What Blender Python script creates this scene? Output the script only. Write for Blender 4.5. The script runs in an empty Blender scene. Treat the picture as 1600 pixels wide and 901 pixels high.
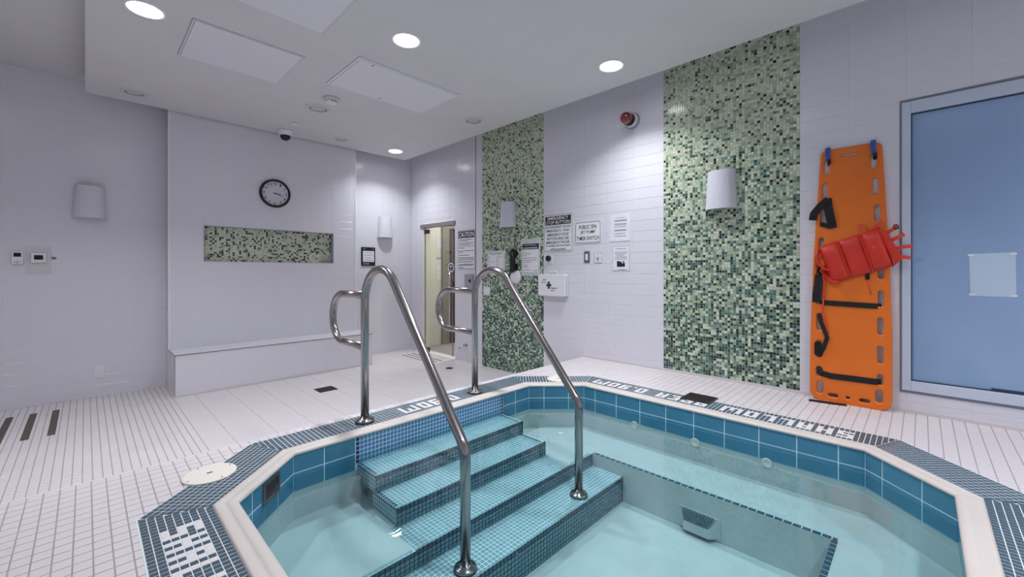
import bpy, bmesh, math, random
from mathutils import Vector, Matrix

random.seed(7)
SC = bpy.context.scene
COL = SC.collection

# ------------------------------------------------------------------ camera
FPX, CX, CY = 653.0, 800.0, 423.5
PHI = math.atan2(666.0, FPX)
CAM_H = 1.29
cam_d = bpy.data.cameras.new('camera')
cam = bpy.data.objects.new('camera', cam_d)
COL.objects.link(cam)
cam.location = (0, 0, CAM_H)
cam.rotation_euler = (math.pi / 2, 0, -PHI)
cam_d.sensor_fit = 'HORIZONTAL'
cam_d.sensor_width = 36.0
cam_d.lens = FPX * 36.0 / 1600.0
cam_d.shift_y = -(450.5 - CY) / 1600.0
cam_d.clip_start = 0.02
SC.camera = cam

# ------------------------------------------------------------------ world, exposure
world = bpy.data.worlds.new('world')
SC.world = world
world.use_nodes = True
world.node_tree.nodes['Background'].inputs[0].default_value = (0.55, 0.6, 0.7, 1)
world.node_tree.nodes['Background'].inputs[1].default_value = 0.4
SC.view_settings.view_transform = 'Standard'
SC.view_settings.look = 'None'
SC.view_settings.gamma = 1.0
SC.view_settings.use_curve_mapping = False
SC.view_settings.exposure = 0.38
LAMP_W = 13.0            # watts of each recessed ceiling lamp
LAMP_COL = (0.94, 0.955, 1.0)

def px(p):
    dx = p[0] * math.sin(PHI) + p[1] * math.cos(PHI)
    if dx < 0.05:
        return None
    u = p[0] * math.cos(PHI) - p[1] * math.sin(PHI)
    return CX + FPX * u / dx, CY - FPX * (p[2] - CAM_H) / dx

# ------------------------------------------------------------------ materials
MATS = {}
def lin(c):
    return tuple(((v / 255) / 12.92 if v / 255 <= 0.04045 else ((v / 255 + 0.055) / 1.055) ** 2.4) for v in c)

def mat(name, rgb, rough=0.4, metal=0.0, spec=0.5, noise=0.0, nscale=8.0, bump=0.0, bscale=60.0, emit=None, estr=0.0, coat=0.0, srgb=True):
    """principled material; optional noise variation of the colour and fine relief"""
    m = bpy.data.materials.new(name)
    m.use_nodes = True
    nt = m.node_tree
    b = nt.nodes['Principled BSDF']
    c = lin(rgb) if srgb else rgb
    b.inputs['Base Color'].default_value = (*c, 1)
    b.inputs['Roughness'].default_value = rough
    b.inputs['Metallic'].default_value = metal
    b.inputs['Specular IOR Level'].default_value = spec
    b.inputs['Coat Weight'].default_value = coat
    if emit:
        b.inputs['Emission Color'].default_value = (*emit, 1)
        b.inputs['Emission Strength'].default_value = estr
    if noise or bump:
        tc = nt.nodes.new('ShaderNodeTexCoord')
    if noise:
        n = nt.nodes.new('ShaderNodeTexNoise')
        n.inputs['Scale'].default_value = nscale
        n.inputs['Detail'].default_value = 4
        nt.links.new(tc.outputs['Object'], n.inputs['Vector'])
        r = nt.nodes.new('ShaderNodeMapRange')
        r.inputs[1].default_value = 0.3; r.inputs[2].default_value = 0.7
        r.inputs[3].default_value = 1 - noise; r.inputs[4].default_value = 1 + noise
        nt.links.new(n.outputs['Fac'], r.inputs[0])
        v = nt.nodes.new('ShaderNodeVectorMath'); v.operation = 'SCALE'
        v.inputs[0].default_value = c
        nt.links.new(r.outputs[0], v.inputs['Scale'])
        nt.links.new(v.outputs[0], b.inputs['Base Color'])
    if bump:
        n2 = nt.nodes.new('ShaderNodeTexNoise')
        n2.inputs['Scale'].default_value = bscale
        n2.inputs['Detail'].default_value = 3
        nt.links.new(tc.outputs['Object'], n2.inputs['Vector'])
        bp = nt.nodes.new('ShaderNodeBump')
        bp.inputs['Strength'].default_value = bump
        bp.inputs['Distance'].default_value = 0.01
        nt.links.new(n2.outputs['Fac'], bp.inputs['Height'])
        nt.links.new(bp.outputs[0], b.inputs['Normal'])
    MATS[name] = m
    return m

mat('wall_tile', (220, 219, 227), 0.22, noise=0.02, nscale=3, bump=0.02, bscale=9)
mat('wall_grout', (236, 235, 240), 0.7)
mat('wall_grout_soft', (223, 222, 230), 0.6)
mat('paint', (214, 213, 218), 0.75, noise=0.02, nscale=4)
mat('ceiling_paint', (214, 212, 214), 0.8, noise=0.02, nscale=3)
mat('panel_paint', (226, 225, 231), 0.6)
mat('deck_tile', (214, 208, 211), 0.38, noise=0.03, nscale=6)
mat('deck_grout', (166, 158, 160), 0.85, noise=0.08, nscale=5)
mat('floor_tile', (214, 208, 211), 0.34, noise=0.04, nscale=3)
mat('floor_grout', (160, 152, 153), 0.85, noise=0.06, nscale=5)
mat('plaster', (186, 197, 199), 0.6, noise=0.05, nscale=7, bump=0.06, bscale=40)
mat('border_tile', (66, 84, 98), 0.28, noise=0.10, nscale=25)
mat('border_white', (222, 218, 218), 0.3)
mat('border_grout', (214, 224, 228), 0.8)
mat('pool_tile', (64, 126, 156), 0.16, noise=0.10, nscale=9)
mat('pool_mosaic', (70, 124, 166), 0.2, noise=0.12, nscale=30)
mat('pool_mosaic_dark', (22, 48, 96), 0.2)
mat('pool_grout', (206, 230, 242), 0.7)
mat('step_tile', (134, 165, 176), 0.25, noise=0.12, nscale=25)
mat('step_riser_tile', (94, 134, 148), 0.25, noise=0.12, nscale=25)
mat('step_grout', (216, 234, 240), 0.7)
mat('nosing_tile', (44, 84, 104), 0.2, noise=0.1, nscale=40)
mat('coping', (202, 195, 190), 0.45, noise=0.03, nscale=6)
mat('lid', (224, 219, 211), 0.5)
mat('steel', (162, 157, 156), 0.2, metal=1.0)
mat('steel_brushed', (160, 152, 148), 0.34, metal=1.0)
mat('chrome', (205, 205, 208), 0.12, metal=1.0)
mat('dark_metal', (58, 52, 50), 0.5, metal=0.4)
mat('drain_black', (34, 33, 33), 0.55)
mat('slot_brown', (96, 84, 74), 0.5, metal=0.3)
mat('orange_plastic', (226, 112, 30), 0.38, noise=0.05, nscale=4)
mat('red_vinyl', (206, 46, 32), 0.45, noise=0.06, nscale=9)
mat('red_strap', (214, 66, 40), 0.6)
mat('black_web', (14, 13, 14), 0.75)
mat('blue_clip', (30, 84, 170), 0.45)
mat('white_plastic', (228, 228, 232), 0.4)
mat('white_sign', (232, 232, 236), 0.35)
mat('paper', (226, 226, 234), 0.8)
mat('ink', (22, 22, 26), 0.6)
mat('ink_soft', (138, 138, 150), 0.7)
mat('sign_white_text', (236, 236, 238), 0.5)
mat('green_cross', (8, 70, 58), 0.5)
mat('sconce_white', (214, 214, 224), 0.45)
mat('black_plastic', (12, 12, 13), 0.3)
mat('black_rubber', (18, 18, 19), 0.55)
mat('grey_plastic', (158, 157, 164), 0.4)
mat('grey_plate', (112, 108, 112), 0.4, metal=0.3)
mat('screen_dark', (24, 27, 30), 0.15)
mat('dome_red', (110, 6, 14), 0.08, coat=1.0)
mat('frame_green', (14, 34, 30), 0.35)
mat('frame_label', (120, 138, 124), 0.5)
mat('window_frame', (196, 206, 224), 0.35)
mat('window_gasket', (46, 60, 84), 0.6)
mat('window_seal', (118, 126, 140), 0.6)
mat('blue_sheet', (186, 206, 226), 0.7)
mat('cream_wall', (218, 216, 204), 0.7, noise=0.02, nscale=3)
mat('taupe', (136, 128, 120), 0.5)
mat('dark_brown', (62, 50, 50), 0.5)
mat('clock_face', (222, 222, 232), 0.3)
mat('lamp_on', (255, 255, 255), 0.5, emit=(0.97, 0.97, 1.0), estr=14.0)
mat('trim_white', (236, 236, 238), 0.35)
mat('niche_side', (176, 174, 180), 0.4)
mat('speaker_white', (206, 205, 209), 0.6)
mat('cream_plastic', (198, 196, 186), 0.5)

# green glass mosaic palette
PAL = [(216, 220, 198), (197, 205, 178), (178, 190, 163), (150, 170, 146), (114, 144, 120), (82, 114, 98), (48, 76, 66), (20, 36, 34),
       (100, 144, 138), (66, 106, 110), (42, 68, 84), (208, 220, 208)]
for i, c in enumerate(PAL):
    mat('mosaic_%d' % i, c, 0.14, noise=0.04, nscale=60)
mat('mosaic_grout', (196, 202, 186), 0.75)

def glass_mat(name, tint, rough=0.0, ior=1.45):
    m = bpy.data.materials.new(name); m.use_nodes = True
    nt = m.node_tree; nt.nodes.clear()
    out = nt.nodes.new('ShaderNodeOutputMaterial')
    tr = nt.nodes.new('ShaderNodeBsdfTransparent'); tr.inputs[0].default_value = (*tint, 1)
    gl = nt.nodes.new('ShaderNodeBsdfGlossy'); gl.inputs['Roughness'].default_value = rough
    gl.inputs[0].default_value = (1, 1, 1, 1)
    fr = nt.nodes.new('ShaderNodeLayerWeight'); fr.inputs['Blend'].default_value = 0.5
    pw = nt.nodes.new('ShaderNodeMath'); pw.operation = 'POWER'; pw.inputs[1].default_value = 5.0
    nt.links.new(fr.outputs['Facing'], pw.inputs[0])
    f0 = ((ior - 1) / (ior + 1)) ** 2
    ma = nt.nodes.new('ShaderNodeMath'); ma.operation = 'MULTIPLY_ADD'; ma.inputs[1].default_value = 1 - f0; ma.inputs[2].default_value = f0
    nt.links.new(pw.outputs[0], ma.inputs[0])
    mx = nt.nodes.new('ShaderNodeMixShader')
    nt.links.new(ma.outputs[0], mx.inputs[0]); nt.links.new(tr.outputs[0], mx.inputs[1]); nt.links.new(gl.outputs[0], mx.inputs[2])
    nt.links.new(mx.outputs[0], out.inputs[0])
    MATS[name] = m
    return m, nt, fr, gl

glass_mat('door_glass', (0.965, 0.985, 0.96))
glass_mat('clock_glass', (0.98, 0.98, 0.99))
m, nt, fr, gl = glass_mat('water', (0.735, 0.885, 0.895), 0.015, 1.33)
tc = nt.nodes.new('ShaderNodeTexCoord')
ns = nt.nodes.new('ShaderNodeTexNoise'); ns.inputs['Scale'].default_value = 5.0; ns.inputs['Detail'].default_value = 3
mp = nt.nodes.new('ShaderNodeMapping'); mp.inputs['Scale'].default_value = (0.6, 1.6, 1)
bp = nt.nodes.new('ShaderNodeBump'); bp.inputs['Strength'].default_value = 0.10; bp.inputs['Distance'].default_value = 0.02
nt.links.new(tc.outputs['Object'], mp.inputs[0]); nt.links.new(mp.outputs[0], ns.inputs['Vector'])
nt.links.new(ns.outputs['Fac'], bp.inputs['Height'])
nt.links.new(bp.outputs[0], fr.inputs['Normal']); nt.links.new(bp.outputs[0], gl.inputs['Normal'])

# blue privacy film of the window: tinted, glossy
m = mat('blue_glass', (142, 170, 206), 0.14, noise=0.05, nscale=1.5, coat=0.3)

# ------------------------------------------------------------------ mesh helpers
class MB:
    """collects shapes into one mesh"""
    def __init__(s):
        s.v, s.f, s.m, s.sm = [], [], [], []
    def add(s, verts, faces, mi=0, smooth=False):
        o = len(s.v)
        s.v += [tuple(p) for p in verts]
        for f in faces:
            s.f.append(tuple(i + o for i in f)); s.m.append(mi); s.sm.append(smooth)
        return s
    def box(s, a, b, mi=0):
        x0, y0, z0 = a; x1, y1, z1 = b
        v = [(x0, y0, z0), (x1, y0, z0), (x1, y1, z0), (x0, y1, z0), (x0, y0, z1), (x1, y0, z1), (x1, y1, z1), (x0, y1, z1)]
        return s.add(v, [(0, 3, 2, 1), (4, 5, 6, 7), (0, 1, 5, 4), (1, 2, 6, 5), (2, 3, 7, 6), (3, 0, 4, 7)], mi)
    def rbox(s, a, b, r, mi=0, seg=3):
        """box whose x-z outline has rounded corners, extruded along y"""
        x0, y0, z0 = a; x1, y1, z1 = b
        r = min(r, (x1 - x0) / 2 - 1e-5, (z1 - z0) / 2 - 1e-5)
        pts = []
        for cx_, cz, a0 in ((x1 - r, z0 + r, -90), (x1 - r, z1 - r, 0), (x0 + r, z1 - r, 90), (x0 + r, z0 + r, 180)):
            for k in range(seg + 1):
                t = math.radians(a0 + 90 * k / seg)
                pts.append((cx_ + r * math.cos(t), cz + r * math.sin(t)))
        n = len(pts)
        v = [(p[0], y0, p[1]) for p in pts] + [(p[0], y1, p[1]) for p in pts]
        f = [tuple(range(n)), tuple(range(2 * n - 1, n - 1, -1))]
        f += [(i, i + n, (i + 1) % n + n, (i + 1) % n) for i in range(n)]
        return s.add(v, f, mi)
    def prism(s, poly, z0, z1, mi=0):
        n = len(poly)
        v = [(p[0], p[1], z0) for p in poly] + [(p[0], p[1], z1) for p in poly]
        f = [tuple(range(n - 1, -1, -1)), tuple(range(n, 2 * n))]
        f += [(i, (i + 1) % n, (i + 1) % n + n, i + n) for i in range(n)]
        return s.add(v, f, mi)
    def lathe(s, prof, seg=24, mi=0, c=(0, 0, 0), axis='z', smooth=True, cap=True):
        """profile of (radius, height) turned about an axis through c"""
        v = []; n = len(prof)
        for (r, h) in prof:
            for k in range(seg):
                t = 2 * math.pi * k / seg
                a, b = r * math.cos(t), r * math.sin(t)
                if axis == 'z': p = (c[0] + a, c[1] + b, c[2] + h)
                elif axis == 'y': p = (c[0] + a, c[1] - h, c[2] + b)      # height towards -y
                else: p = (c[0] - h, c[1] + a, c[2] + b)
                v.append(p)
        f = []
        for i in range(n - 1):
            for k in range(seg):
                k2 = (k + 1) % seg
                f.append((i * seg + k, i * seg + k2, (i + 1) * seg + k2, (i + 1) * seg + k))
        s.add(v, f, mi, smooth)
        if cap:
            o = len(s.v) - len(v)
            s.f.append(tuple(range(o + seg - 1, o - 1, -1))); s.m.append(mi); s.sm.append(False)
            s.f.append(tuple(range(o + (n - 1) * seg, o + n * seg))); s.m.append(mi); s.sm.append(False)
        return s
    def tube(s, path, r, seg=12, mi=0, cap=True):
        path = [Vector(p) for p in path]
        n = len(path); v = []
        t0 = (path[1] - path[0]).normalized()
        ref = Vector((1, 0, 0)) if abs(t0.x) < 0.8 else Vector((0, 0, 1))
        nrm = (ref - t0 * ref.dot(t0)).normalized()
        for i, p in enumerate(path):
            if i == 0: t = t0
            elif i == n - 1: t = (path[-1] - path[-2]).normalized()
            else: t = (path[i + 1] - path[i - 1]).normalized()
            nrm = (nrm - t * nrm.dot(t)).normalized()
            b = t.cross(nrm)
            rr = r[i] if isinstance(r, (list, tuple)) else r
            for k in range(seg):
                a = 2 * math.pi * k / seg
                v.append(p + nrm * (rr * math.cos(a)) + b * (rr * math.sin(a)))
        f = []
        for i in range(n - 1):
            for k in range(seg):
                k2 = (k + 1) % seg
                f.append((i * seg + k, i * seg + k2, (i + 1) * seg + k2, (i + 1) * seg + k))
        s.add(v, f, mi, True)
        if cap:
            o = len(s.v) - len(v)
            s.f.append(tuple(range(o + seg - 1, o - 1, -1))); s.m.append(mi); s.sm.append(False)
            s.f.append(tuple(range(o + (n - 1) * seg, o + n * seg))); s.m.append(mi); s.sm.append(False)
        return s
    def ribbon(s, path, width, thick, wdir, mi=0):
        """flat strap along a path; wdir is the direction of its width"""
        path = [Vector(p) for p in path]; n = len(path); v = []
        for i, p in enumerate(path):
            t = (path[min(i + 1, n - 1)] - path[max(i - 1, 0)]).normalized()
            w = Vector(wdir[i] if isinstance(wdir, list) else wdir)
            w = (w - t * w.dot(t)).normalized()
            q = t.cross(w)
            for a, b in ((-1, -1), (1, -1), (1, 1), (-1, 1)):
                v.append(p + w * (a * width / 2) + q * (b * thick / 2))
        f = []
        for i in range(n - 1):
            for k in range(4):
                k2 = (k + 1) % 4
                f.append((i * 4 + k, i * 4 + k2, (i + 1) * 4 + k2, (i + 1) * 4 + k))
        f += [(3, 2, 1, 0), tuple((n - 1) * 4 + k for k in range(4))]
        return s.add(v, f, mi)
    def mesh(s, name, mats):
        me = bpy.data.meshes.new(name)
        me.from_pydata(s.v, [], s.f)
        for m_ in (mats if isinstance(mats, (list, tuple)) else [mats]):
            me.materials.append(MATS[m_])
        if any(s.m): me.polygons.foreach_set('material_index', s.m)
        me.polygons.foreach_set('use_smooth', s.sm)
        me.update()
        bm = bmesh.new(); bm.from_mesh(me)
        if len(bm.faces) < 20000:
            bmesh.ops.recalc_face_normals(bm, faces=bm.faces[:])
            bm.to_mesh(me)
        bm.free()
        return me
    def build(s, name, mats, parent=None):
        return place(name, s.mesh(name, mats), parent)

def place(name, me, parent=None, matrix=None):
    o = bpy.data.objects.new(name, me)
    COL.objects.link(o)
    if matrix is not None: o.matrix_basis = matrix
    if parent is not None: o.parent = parent
    return o

def tag(o, label=None, cat=None, group=None, kind=None):
    if label: o['label'] = label
    if cat: o['category'] = cat
    if group: o['group'] = group
    if kind: o['kind'] = kind
    return o

def empty(name, loc=(0, 0, 0), rz=0.0, **k):
    o = bpy.data.objects.new(name, None)
    COL.objects.link(o)
    o.empty_display_size = 0.1
    o.location = loc; o.rotation_euler = (0, 0, rz)
    return tag(o, **k)

def bevel(o, w=0.004, seg=2):
    md = o.modifiers.new('bevel', 'BEVEL'); md.width = w; md.segments = seg; md.limit_method = 'ANGLE'
    md.angle_limit = math.radians(40)
    return o

def text(s, w, h, x, z, y, m_, parent, name='lettering', bold=0.010):
    """lettering in the local x-z plane facing -y, fitted into width w and height h, centred on (x, z)"""
    cu = bpy.data.curves.new('lettering', 'FONT'); cu.body = s; cu.resolution_u = 2; cu.offset = bold
    cu.align_x = 'CENTER'
    t = bpy.data.objects.new('lettering', cu); COL.objects.link(t)
    me = bpy.data.meshes.new_from_object(t)
    bpy.data.objects.remove(t); bpy.data.curves.remove(cu)
    xs = [v.co.x for v in me.vertices]; ys = [v.co.y for v in me.vertices]
    sx = w / max(1e-6, max(xs) - min(xs)); sy = h / max(1e-6, max(ys) - min(ys))
    mx_, my_ = (max(xs) + min(xs)) / 2, (max(ys) + min(ys)) / 2
    for v in me.vertices:
        v.co = ((v.co.x - mx_) * sx + x, y, (v.co.y - my_) * sy + z)
    me.materials.clear(); me.materials.append(MATS[m_])
    return place(name, me, parent)

def plate2d(outline, holes, thick, bev=0.0):
    """mesh of a flat plate with holes, outline in (x, z), front face at y=0, back at y=thick"""
    cu = bpy.data.curves.new('plate', 'CURVE'); cu.dimensions = '2D'; cu.fill_mode = 'BOTH'
    cu.extrude = thick / 2 - bev; cu.bevel_depth = bev; cu.bevel_resolution = 2
    for poly in [outline] + holes:
        sp = cu.splines.new('POLY'); sp.points.add(len(poly) - 1)
        for p, q in zip(sp.points, poly): p.co = (q[0], q[1], 0, 1)
        sp.use_cyclic_u = True
    t = bpy.data.objects.new('plate', cu); COL.objects.link(t)
    me = bpy.data.meshes.new_from_object(t)
    bpy.data.objects.remove(t); bpy.data.curves.remove(cu)
    for v in me.vertices:
        v.co = (v.co.x, thick / 2 - v.co.z, v.co.y)
    me.flip_normals() if False else None
    return me

def capsule(cx_, cz, w, h, n=8, tilt=0.0):
    r = min(w, h) / 2; pts = []
    if h >= w: cs = ((0, h / 2 - r, 0), (0, -(h / 2 - r), 180))
    else: cs = ((-(w / 2 - r), 0, 90), (w / 2 - r, 0, 270))
    for dx, dz, a0 in cs:
        for k in range(n + 1):
            t = math.radians(a0 + 180 * k / n)
            pts.append((dx + r * math.cos(t), dz + r * math.sin(t)))
    c, s_ = math.cos(tilt), math.sin(tilt)
    return [(cx_ + p[0] * c - p[1] * s_, cz + p[0] * s_ + p[1] * c) for p in pts]

def fillet(pts, radii, seg=12):
    """polyline with rounded corners"""
    pts = [Vector(p) for p in pts]; out = [pts[0]]
    for i in range(1, len(pts) - 1):
        a, b, c = pts[i - 1], pts[i], pts[i + 1]
        d1 = (a - b).normalized(); d2 = (c - b).normalized()
        r = radii[i - 1]
        half = math.acos(max(-1, min(1, d1.dot(d2)))) / 2
        L = r / math.tan(half)
        cen = b + (d1 + d2).normalized() * (r / math.sin(half))
        p0, p1 = b + d1 * L, b + d2 * L
        v0, v1 = p0 - cen, p1 - cen
        ang = v0.angle(v1); ax = v0.cross(v1).normalized()
        for k in range(seg + 1):
            out.append(cen + Matrix.Rotation(ang * k / seg, 3, ax) @ v0)
    out.append(pts[-1])
    return out

# ------------------------------------------------------------------ tiles
TILE_MESH = {}
def tile_mesh(su, sv, t, m_, name='tile', ch=0.0012):
    key = (round(su, 4), round(sv, 4), t, m_)
    if key not in TILE_MESH:
        c = min(ch, su * 0.2, sv * 0.2)
        b = MB()
        v = [(0, 0, 0), (su, 0, 0), (su, sv, 0), (0, sv, 0), (0, 0, t - c * .6), (su, 0, t - c * .6), (su, sv, t - c * .6), (0, sv, t - c * .6),
             (c, c, t), (su - c, c, t), (su - c, sv - c, t), (c, sv - c, t)]
        f = [(8, 9, 10, 11)] + [(i, (i + 1) % 4, (i + 1) % 4 + 4, i + 4) for i in range(4)] + [(i + 4, (i + 1) % 4 + 4, (i + 1) % 4 + 8, i + 8) for i in range(4)]
        b.add(v, f)
        me = bpy.data.meshes.new(name); me.from_pydata(b.v, [], b.f)
        me.materials.append(MATS[m_]); me.update()
        TILE_MESH[key] = me
    return TILE_MESH[key]

def screen_area(c):
    """share of the frame that a tile covers, zero when its centre lies outside the frame"""
    o, u, v, n, su, sv = c[:6]
    q = []
    for a, b in ((0, 0), (1, 0), (1, 1), (0, 1)):
        p = px(o + u * (su * a) + v * (sv * b))
        if p is None: return 0
        q.append(p)
    mx_ = sum(p[0] for p in q) / 4; my_ = sum(p[1] for p in q) / 4
    if not (-5 < mx_ < 1605 and -5 < my_ < 906): return 0
    return 0.5 * abs(sum(q[i][0] * q[(i + 1) % 4][1] - q[(i + 1) % 4][0] * q[i][1] for i in range(4)))

def lay_tiles(parent, cells, t, stuff_name, limit=300, min_area=40.0, hidden=None):
    """cells: (origin, u, v, n, su, sv, material). The largest in view become tiles of their own, the rest one part"""
    rank = []
    for i, c in enumerate(cells):
        a = screen_area(c)
        if hidden and a and hidden(c): a = 0
        rank.append((a, i))
    rank.sort(reverse=True)
    own = set(i for a, i in rank[:limit] if a >= min_area)
    rest = MB(); names = []
    for i, c in enumerate(cells):
        o, u, v, n, su, sv, m_ = c
        if i in own:
            M = Matrix((u, v, n)).transposed().to_4x4(); M.translation = o
            place('tile', tile_mesh(su, sv, t, m_), parent, M)
        else:
            if m_ not in names: names.append(m_)
            k = names.index(m_)
            cc = 0.0012
            a = [o, o + u * su, o + u * su + v * sv, o + v * sv]
            top = [p + n * t for p in (o + u * cc + v * cc, o + u * (su - cc) + v * cc, o + u * (su - cc) + v * (sv - cc), o + u * cc + v * (sv - cc))]
            rest.add(a + top, [(4, 5, 6, 7)] + [(j, (j + 1) % 4, (j + 1) % 4 + 4, j + 4) for j in range(4)], k)
    if rest.f:
        me = bpy.data.meshes.new(stuff_name); me.from_pydata(rest.v, [], rest.f)
        for m_ in names: me.materials.append(MATS[m_])
        me.polygons.foreach_set('material_index', rest.m); me.update()
        tag(place(stuff_name, me, parent), kind='stuff')

VX, VY, VZ = Vector((1, 0, 0)), Vector((0, 1, 0)), Vector((0, 0, 1))

def sub_rect(r, holes):
    """axis-aligned rectangle minus rectangles"""
    todo = [r]
    for h in holes:
        nxt = []
        for (a0, a1, b0, b1) in todo:
            h0, h1, k0, k1 = h
            if h1 <= a0 or h0 >= a1 or k1 <= b0 or k0 >= b1:
                nxt.append((a0, a1, b0, b1)); continue
            if a0 < h0: nxt.append((a0, h0, b0, b1))
            if h1 < a1: nxt.append((h1, a1, b0, b1))
            m0, m1 = max(a0, h0), min(a1, h1)
            if b0 < k0: nxt.append((m0, m1, b0, k0))
            if k1 < b1: nxt.append((m0, m1, k1, b1))
        todo = nxt
    return todo

def grid_rects(a0, a1, b0, b1, pa, pb, oa, ob, gap, holes=()):
    out = []
    i0 = math.floor((a0 - oa) / pa); j0 = math.floor((b0 - ob) / pb)
    i = i0
    while oa + i * pa < a1 - 1e-6:
        j = j0
        while ob + j * pb < b1 - 1e-6:
            r = (max(a0, oa + i * pa) + gap / 2, min(a1, oa + (i + 1) * pa) - gap / 2, max(b0, ob + j * pb) + gap / 2, min(b1, ob + (j + 1) * pb) - gap / 2)
            if r[1] - r[0] > 0.006 and r[3] - r[2] > 0.006:
                for q in sub_rect(r, holes):
                    if q[1] - q[0] > 0.008 and q[3] - q[2] > 0.008: out.append(q)
            j += 1
        i += 1
    return out

# ------------------------------------------------------------------ dimensions (metres, z=0 is the lower floor)
XW = 3.80            # right wall
YB = 6.08            # back wall
XL = -1.35           # left wall (out of view)
YF = -2.6            # wall behind the camera
ZD = 0.361           # raised pool deck
YD = 2.62            # edge of the deck
ZR = 3.22            # slab ceiling
ZC = 3.036           # underside of the dropped ceiling
WZ = 0.246           # water level
TP_H, TP_W = 0.1045, 0.2938
RW = math.radians(-90)     # rotation of things on the right wall

# ------------------------------------------------------------------ right wall
DOOR = (4.90, 5.72, 0.0, 2.035)
WIN = (-1.35, 0.095, 0.505, 2.405)
M1 = (3.200, 4.296); M2 = (0.661, 1.731)
wr = MB()
for q in sub_rect((YF, YB, -0.1, ZR), [DOOR, WIN]):
    wr.box((XW, q[0], q[2]), (XW + 0.12, q[1], q[3]))
wall_right = wr.build('wall_right', 'wall_grout')
tag(wall_right, 'white tiled wall with two green mosaic bands, signs and window', 'wall', kind='structure')
zones = [(YF, M2[0], M2[0] - 20 * TP_W), (M2[1], M1[0], M2[1]), (M1[1] + 0.004, 4.426, M1[1]), (4.434, YB, 4.434)]
cells = []
for a0, a1, oa in zones:
    for q in grid_rects(a0, a1, 0.0, ZR, TP_W, TP_H, oa, 0.0105, 0.003, [(DOOR[0] - .01, DOOR[1] + .01, -1, DOOR[3] + .03), (WIN[0], WIN[1] + .004, WIN[2] - .004, WIN[3] + .004)]):
        cells.append((Vector((XW, q[1], q[2])), -VY, VZ, -VX, q[1] - q[0], q[3] - q[2], 'wall_tile'))
def behind_deck(c):
    return c[0].y < YD and c[0].z + c[5] < ZD
lay_tiles(wall_right, cells, 0.0022, 'tile_field', 300, 60, behind_deck)

def mosaic_cells(kind, a0, a1, b0, b1, pitch, frame):
    """rows of small glass tiles; pale green at the top, deep green and blue towards the bottom"""
    out = []
    na = int(round((a1 - a0) / pitch)); nb = int(round((b1 - b0) / pitch))
    pa, pb = (a1 - a0) / na, (b1 - b0) / nb
    g = 0.0022
    rnd = random.Random(11 + len(kind))
    for j in range(nb):
        h = b0 + (j + .5) * pb
        if kind == 'niche':
            w = [34, 20, 14, 6, 3, 2, 6, 15, 0, 0, 0, 10]
        else:
            t = max(0, min(1, (h - 0.35) / 2.35))
            top = [28, 32, 24, 13, 7, 4, 3, 3, 0, 0, 0, 5]
            mid = [10, 15, 18, 16, 13, 9, 8, 9, 3, 2, 1, 8]
            low = [3, 4, 6, 11, 14, 15, 17, 17, 8, 9, 6, 5]
            if t > .5:
                k = (t - .5) / .5; w = [a * k + b * (1 - k) for a, b in zip(top, mid)]
            else:
                k = t / .5; w = [a * k + b * (1 - k) for a, b in zip(mid, low)]
        for i in range(na):
            c = rnd.choices(range(12), w)[0]
            out.append((*frame(a0 + i * pa + g / 2, h - pb / 2 + g / 2), pa - g, pb - g, 'mosaic_%d' % c))
    return out

def mosaic_panel(name, y0, y1, z0, z1, label):
    p = MB().box((XW - 0.0006, y0, z0), (XW + 0.02, y1, z1)).build(name, 'mosaic_grout', wall_right)
    p['label'] = label
    cells = mosaic_cells(name + label, y0, y1, z0, z1, 0.0224, lambda a, b: (Vector((XW - 0.0006, a, b)), VY, VZ, -VX))
    lay_tiles(p, cells, 0.0024, 'mosaic_tiles', 0)
mosaic_panel('mosaic_band', M1[0], M1[1], 0.0, ZR, 'green glass mosaic band with a phone and notices')
mosaic_panel('mosaic_band', M2[0], M2[1], 0.383, ZR, 'green glass mosaic band with one wall lamp')

t = MB().box((XW - .010, YF, ZD - .001), (XW + .002, YD, ZD + .022)).build('baseboard_right', 'deck_tile'); tag(t, 'low white tile cove along the wall at the back of the deck', 'baseboard', kind='structure')
tr = MB().box((XW - 0.006, 4.425, 0.0), (XW + 0.004, 4.435, ZR)).build('trim_1', 'steel_brushed')
tag(tr, 'thin metal corner trim running up the wall beside the caution sign', 'trim', kind='structure')

# ------------------------------------------------------------------ back wall with the projecting clock wall and bench
wb = MB().box((XL, YB, -0.1), (XW + 1.6, YB + 0.12, ZR))
wall_back = wb.build('wall_back', 'wall_grout_soft')
tag(wall_back, 'white tiled back wall either side of the projecting clock wall', 'wall', kind='structure')
FX0, FX1, FY = 0.634, 2.73, 5.85
NICHE = (0.945, 2.412, 1.405, 1.811)
cells = []
for a0, a1 in ((XL, FX0), (FX1, XW)):
    for q in grid_rects(a0, a1, 0.0, ZR, TP_W, TP_H, FX0, 0.0105, 0.0025):
        cells.append((Vector((q[0], YB, q[2])), VX, VZ, -VY, q[1] - q[0], q[3] - q[2], 'wall_tile'))
lay_tiles(wall_back, cells, 0.0012, 'tile_field', 300, 60)

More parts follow.
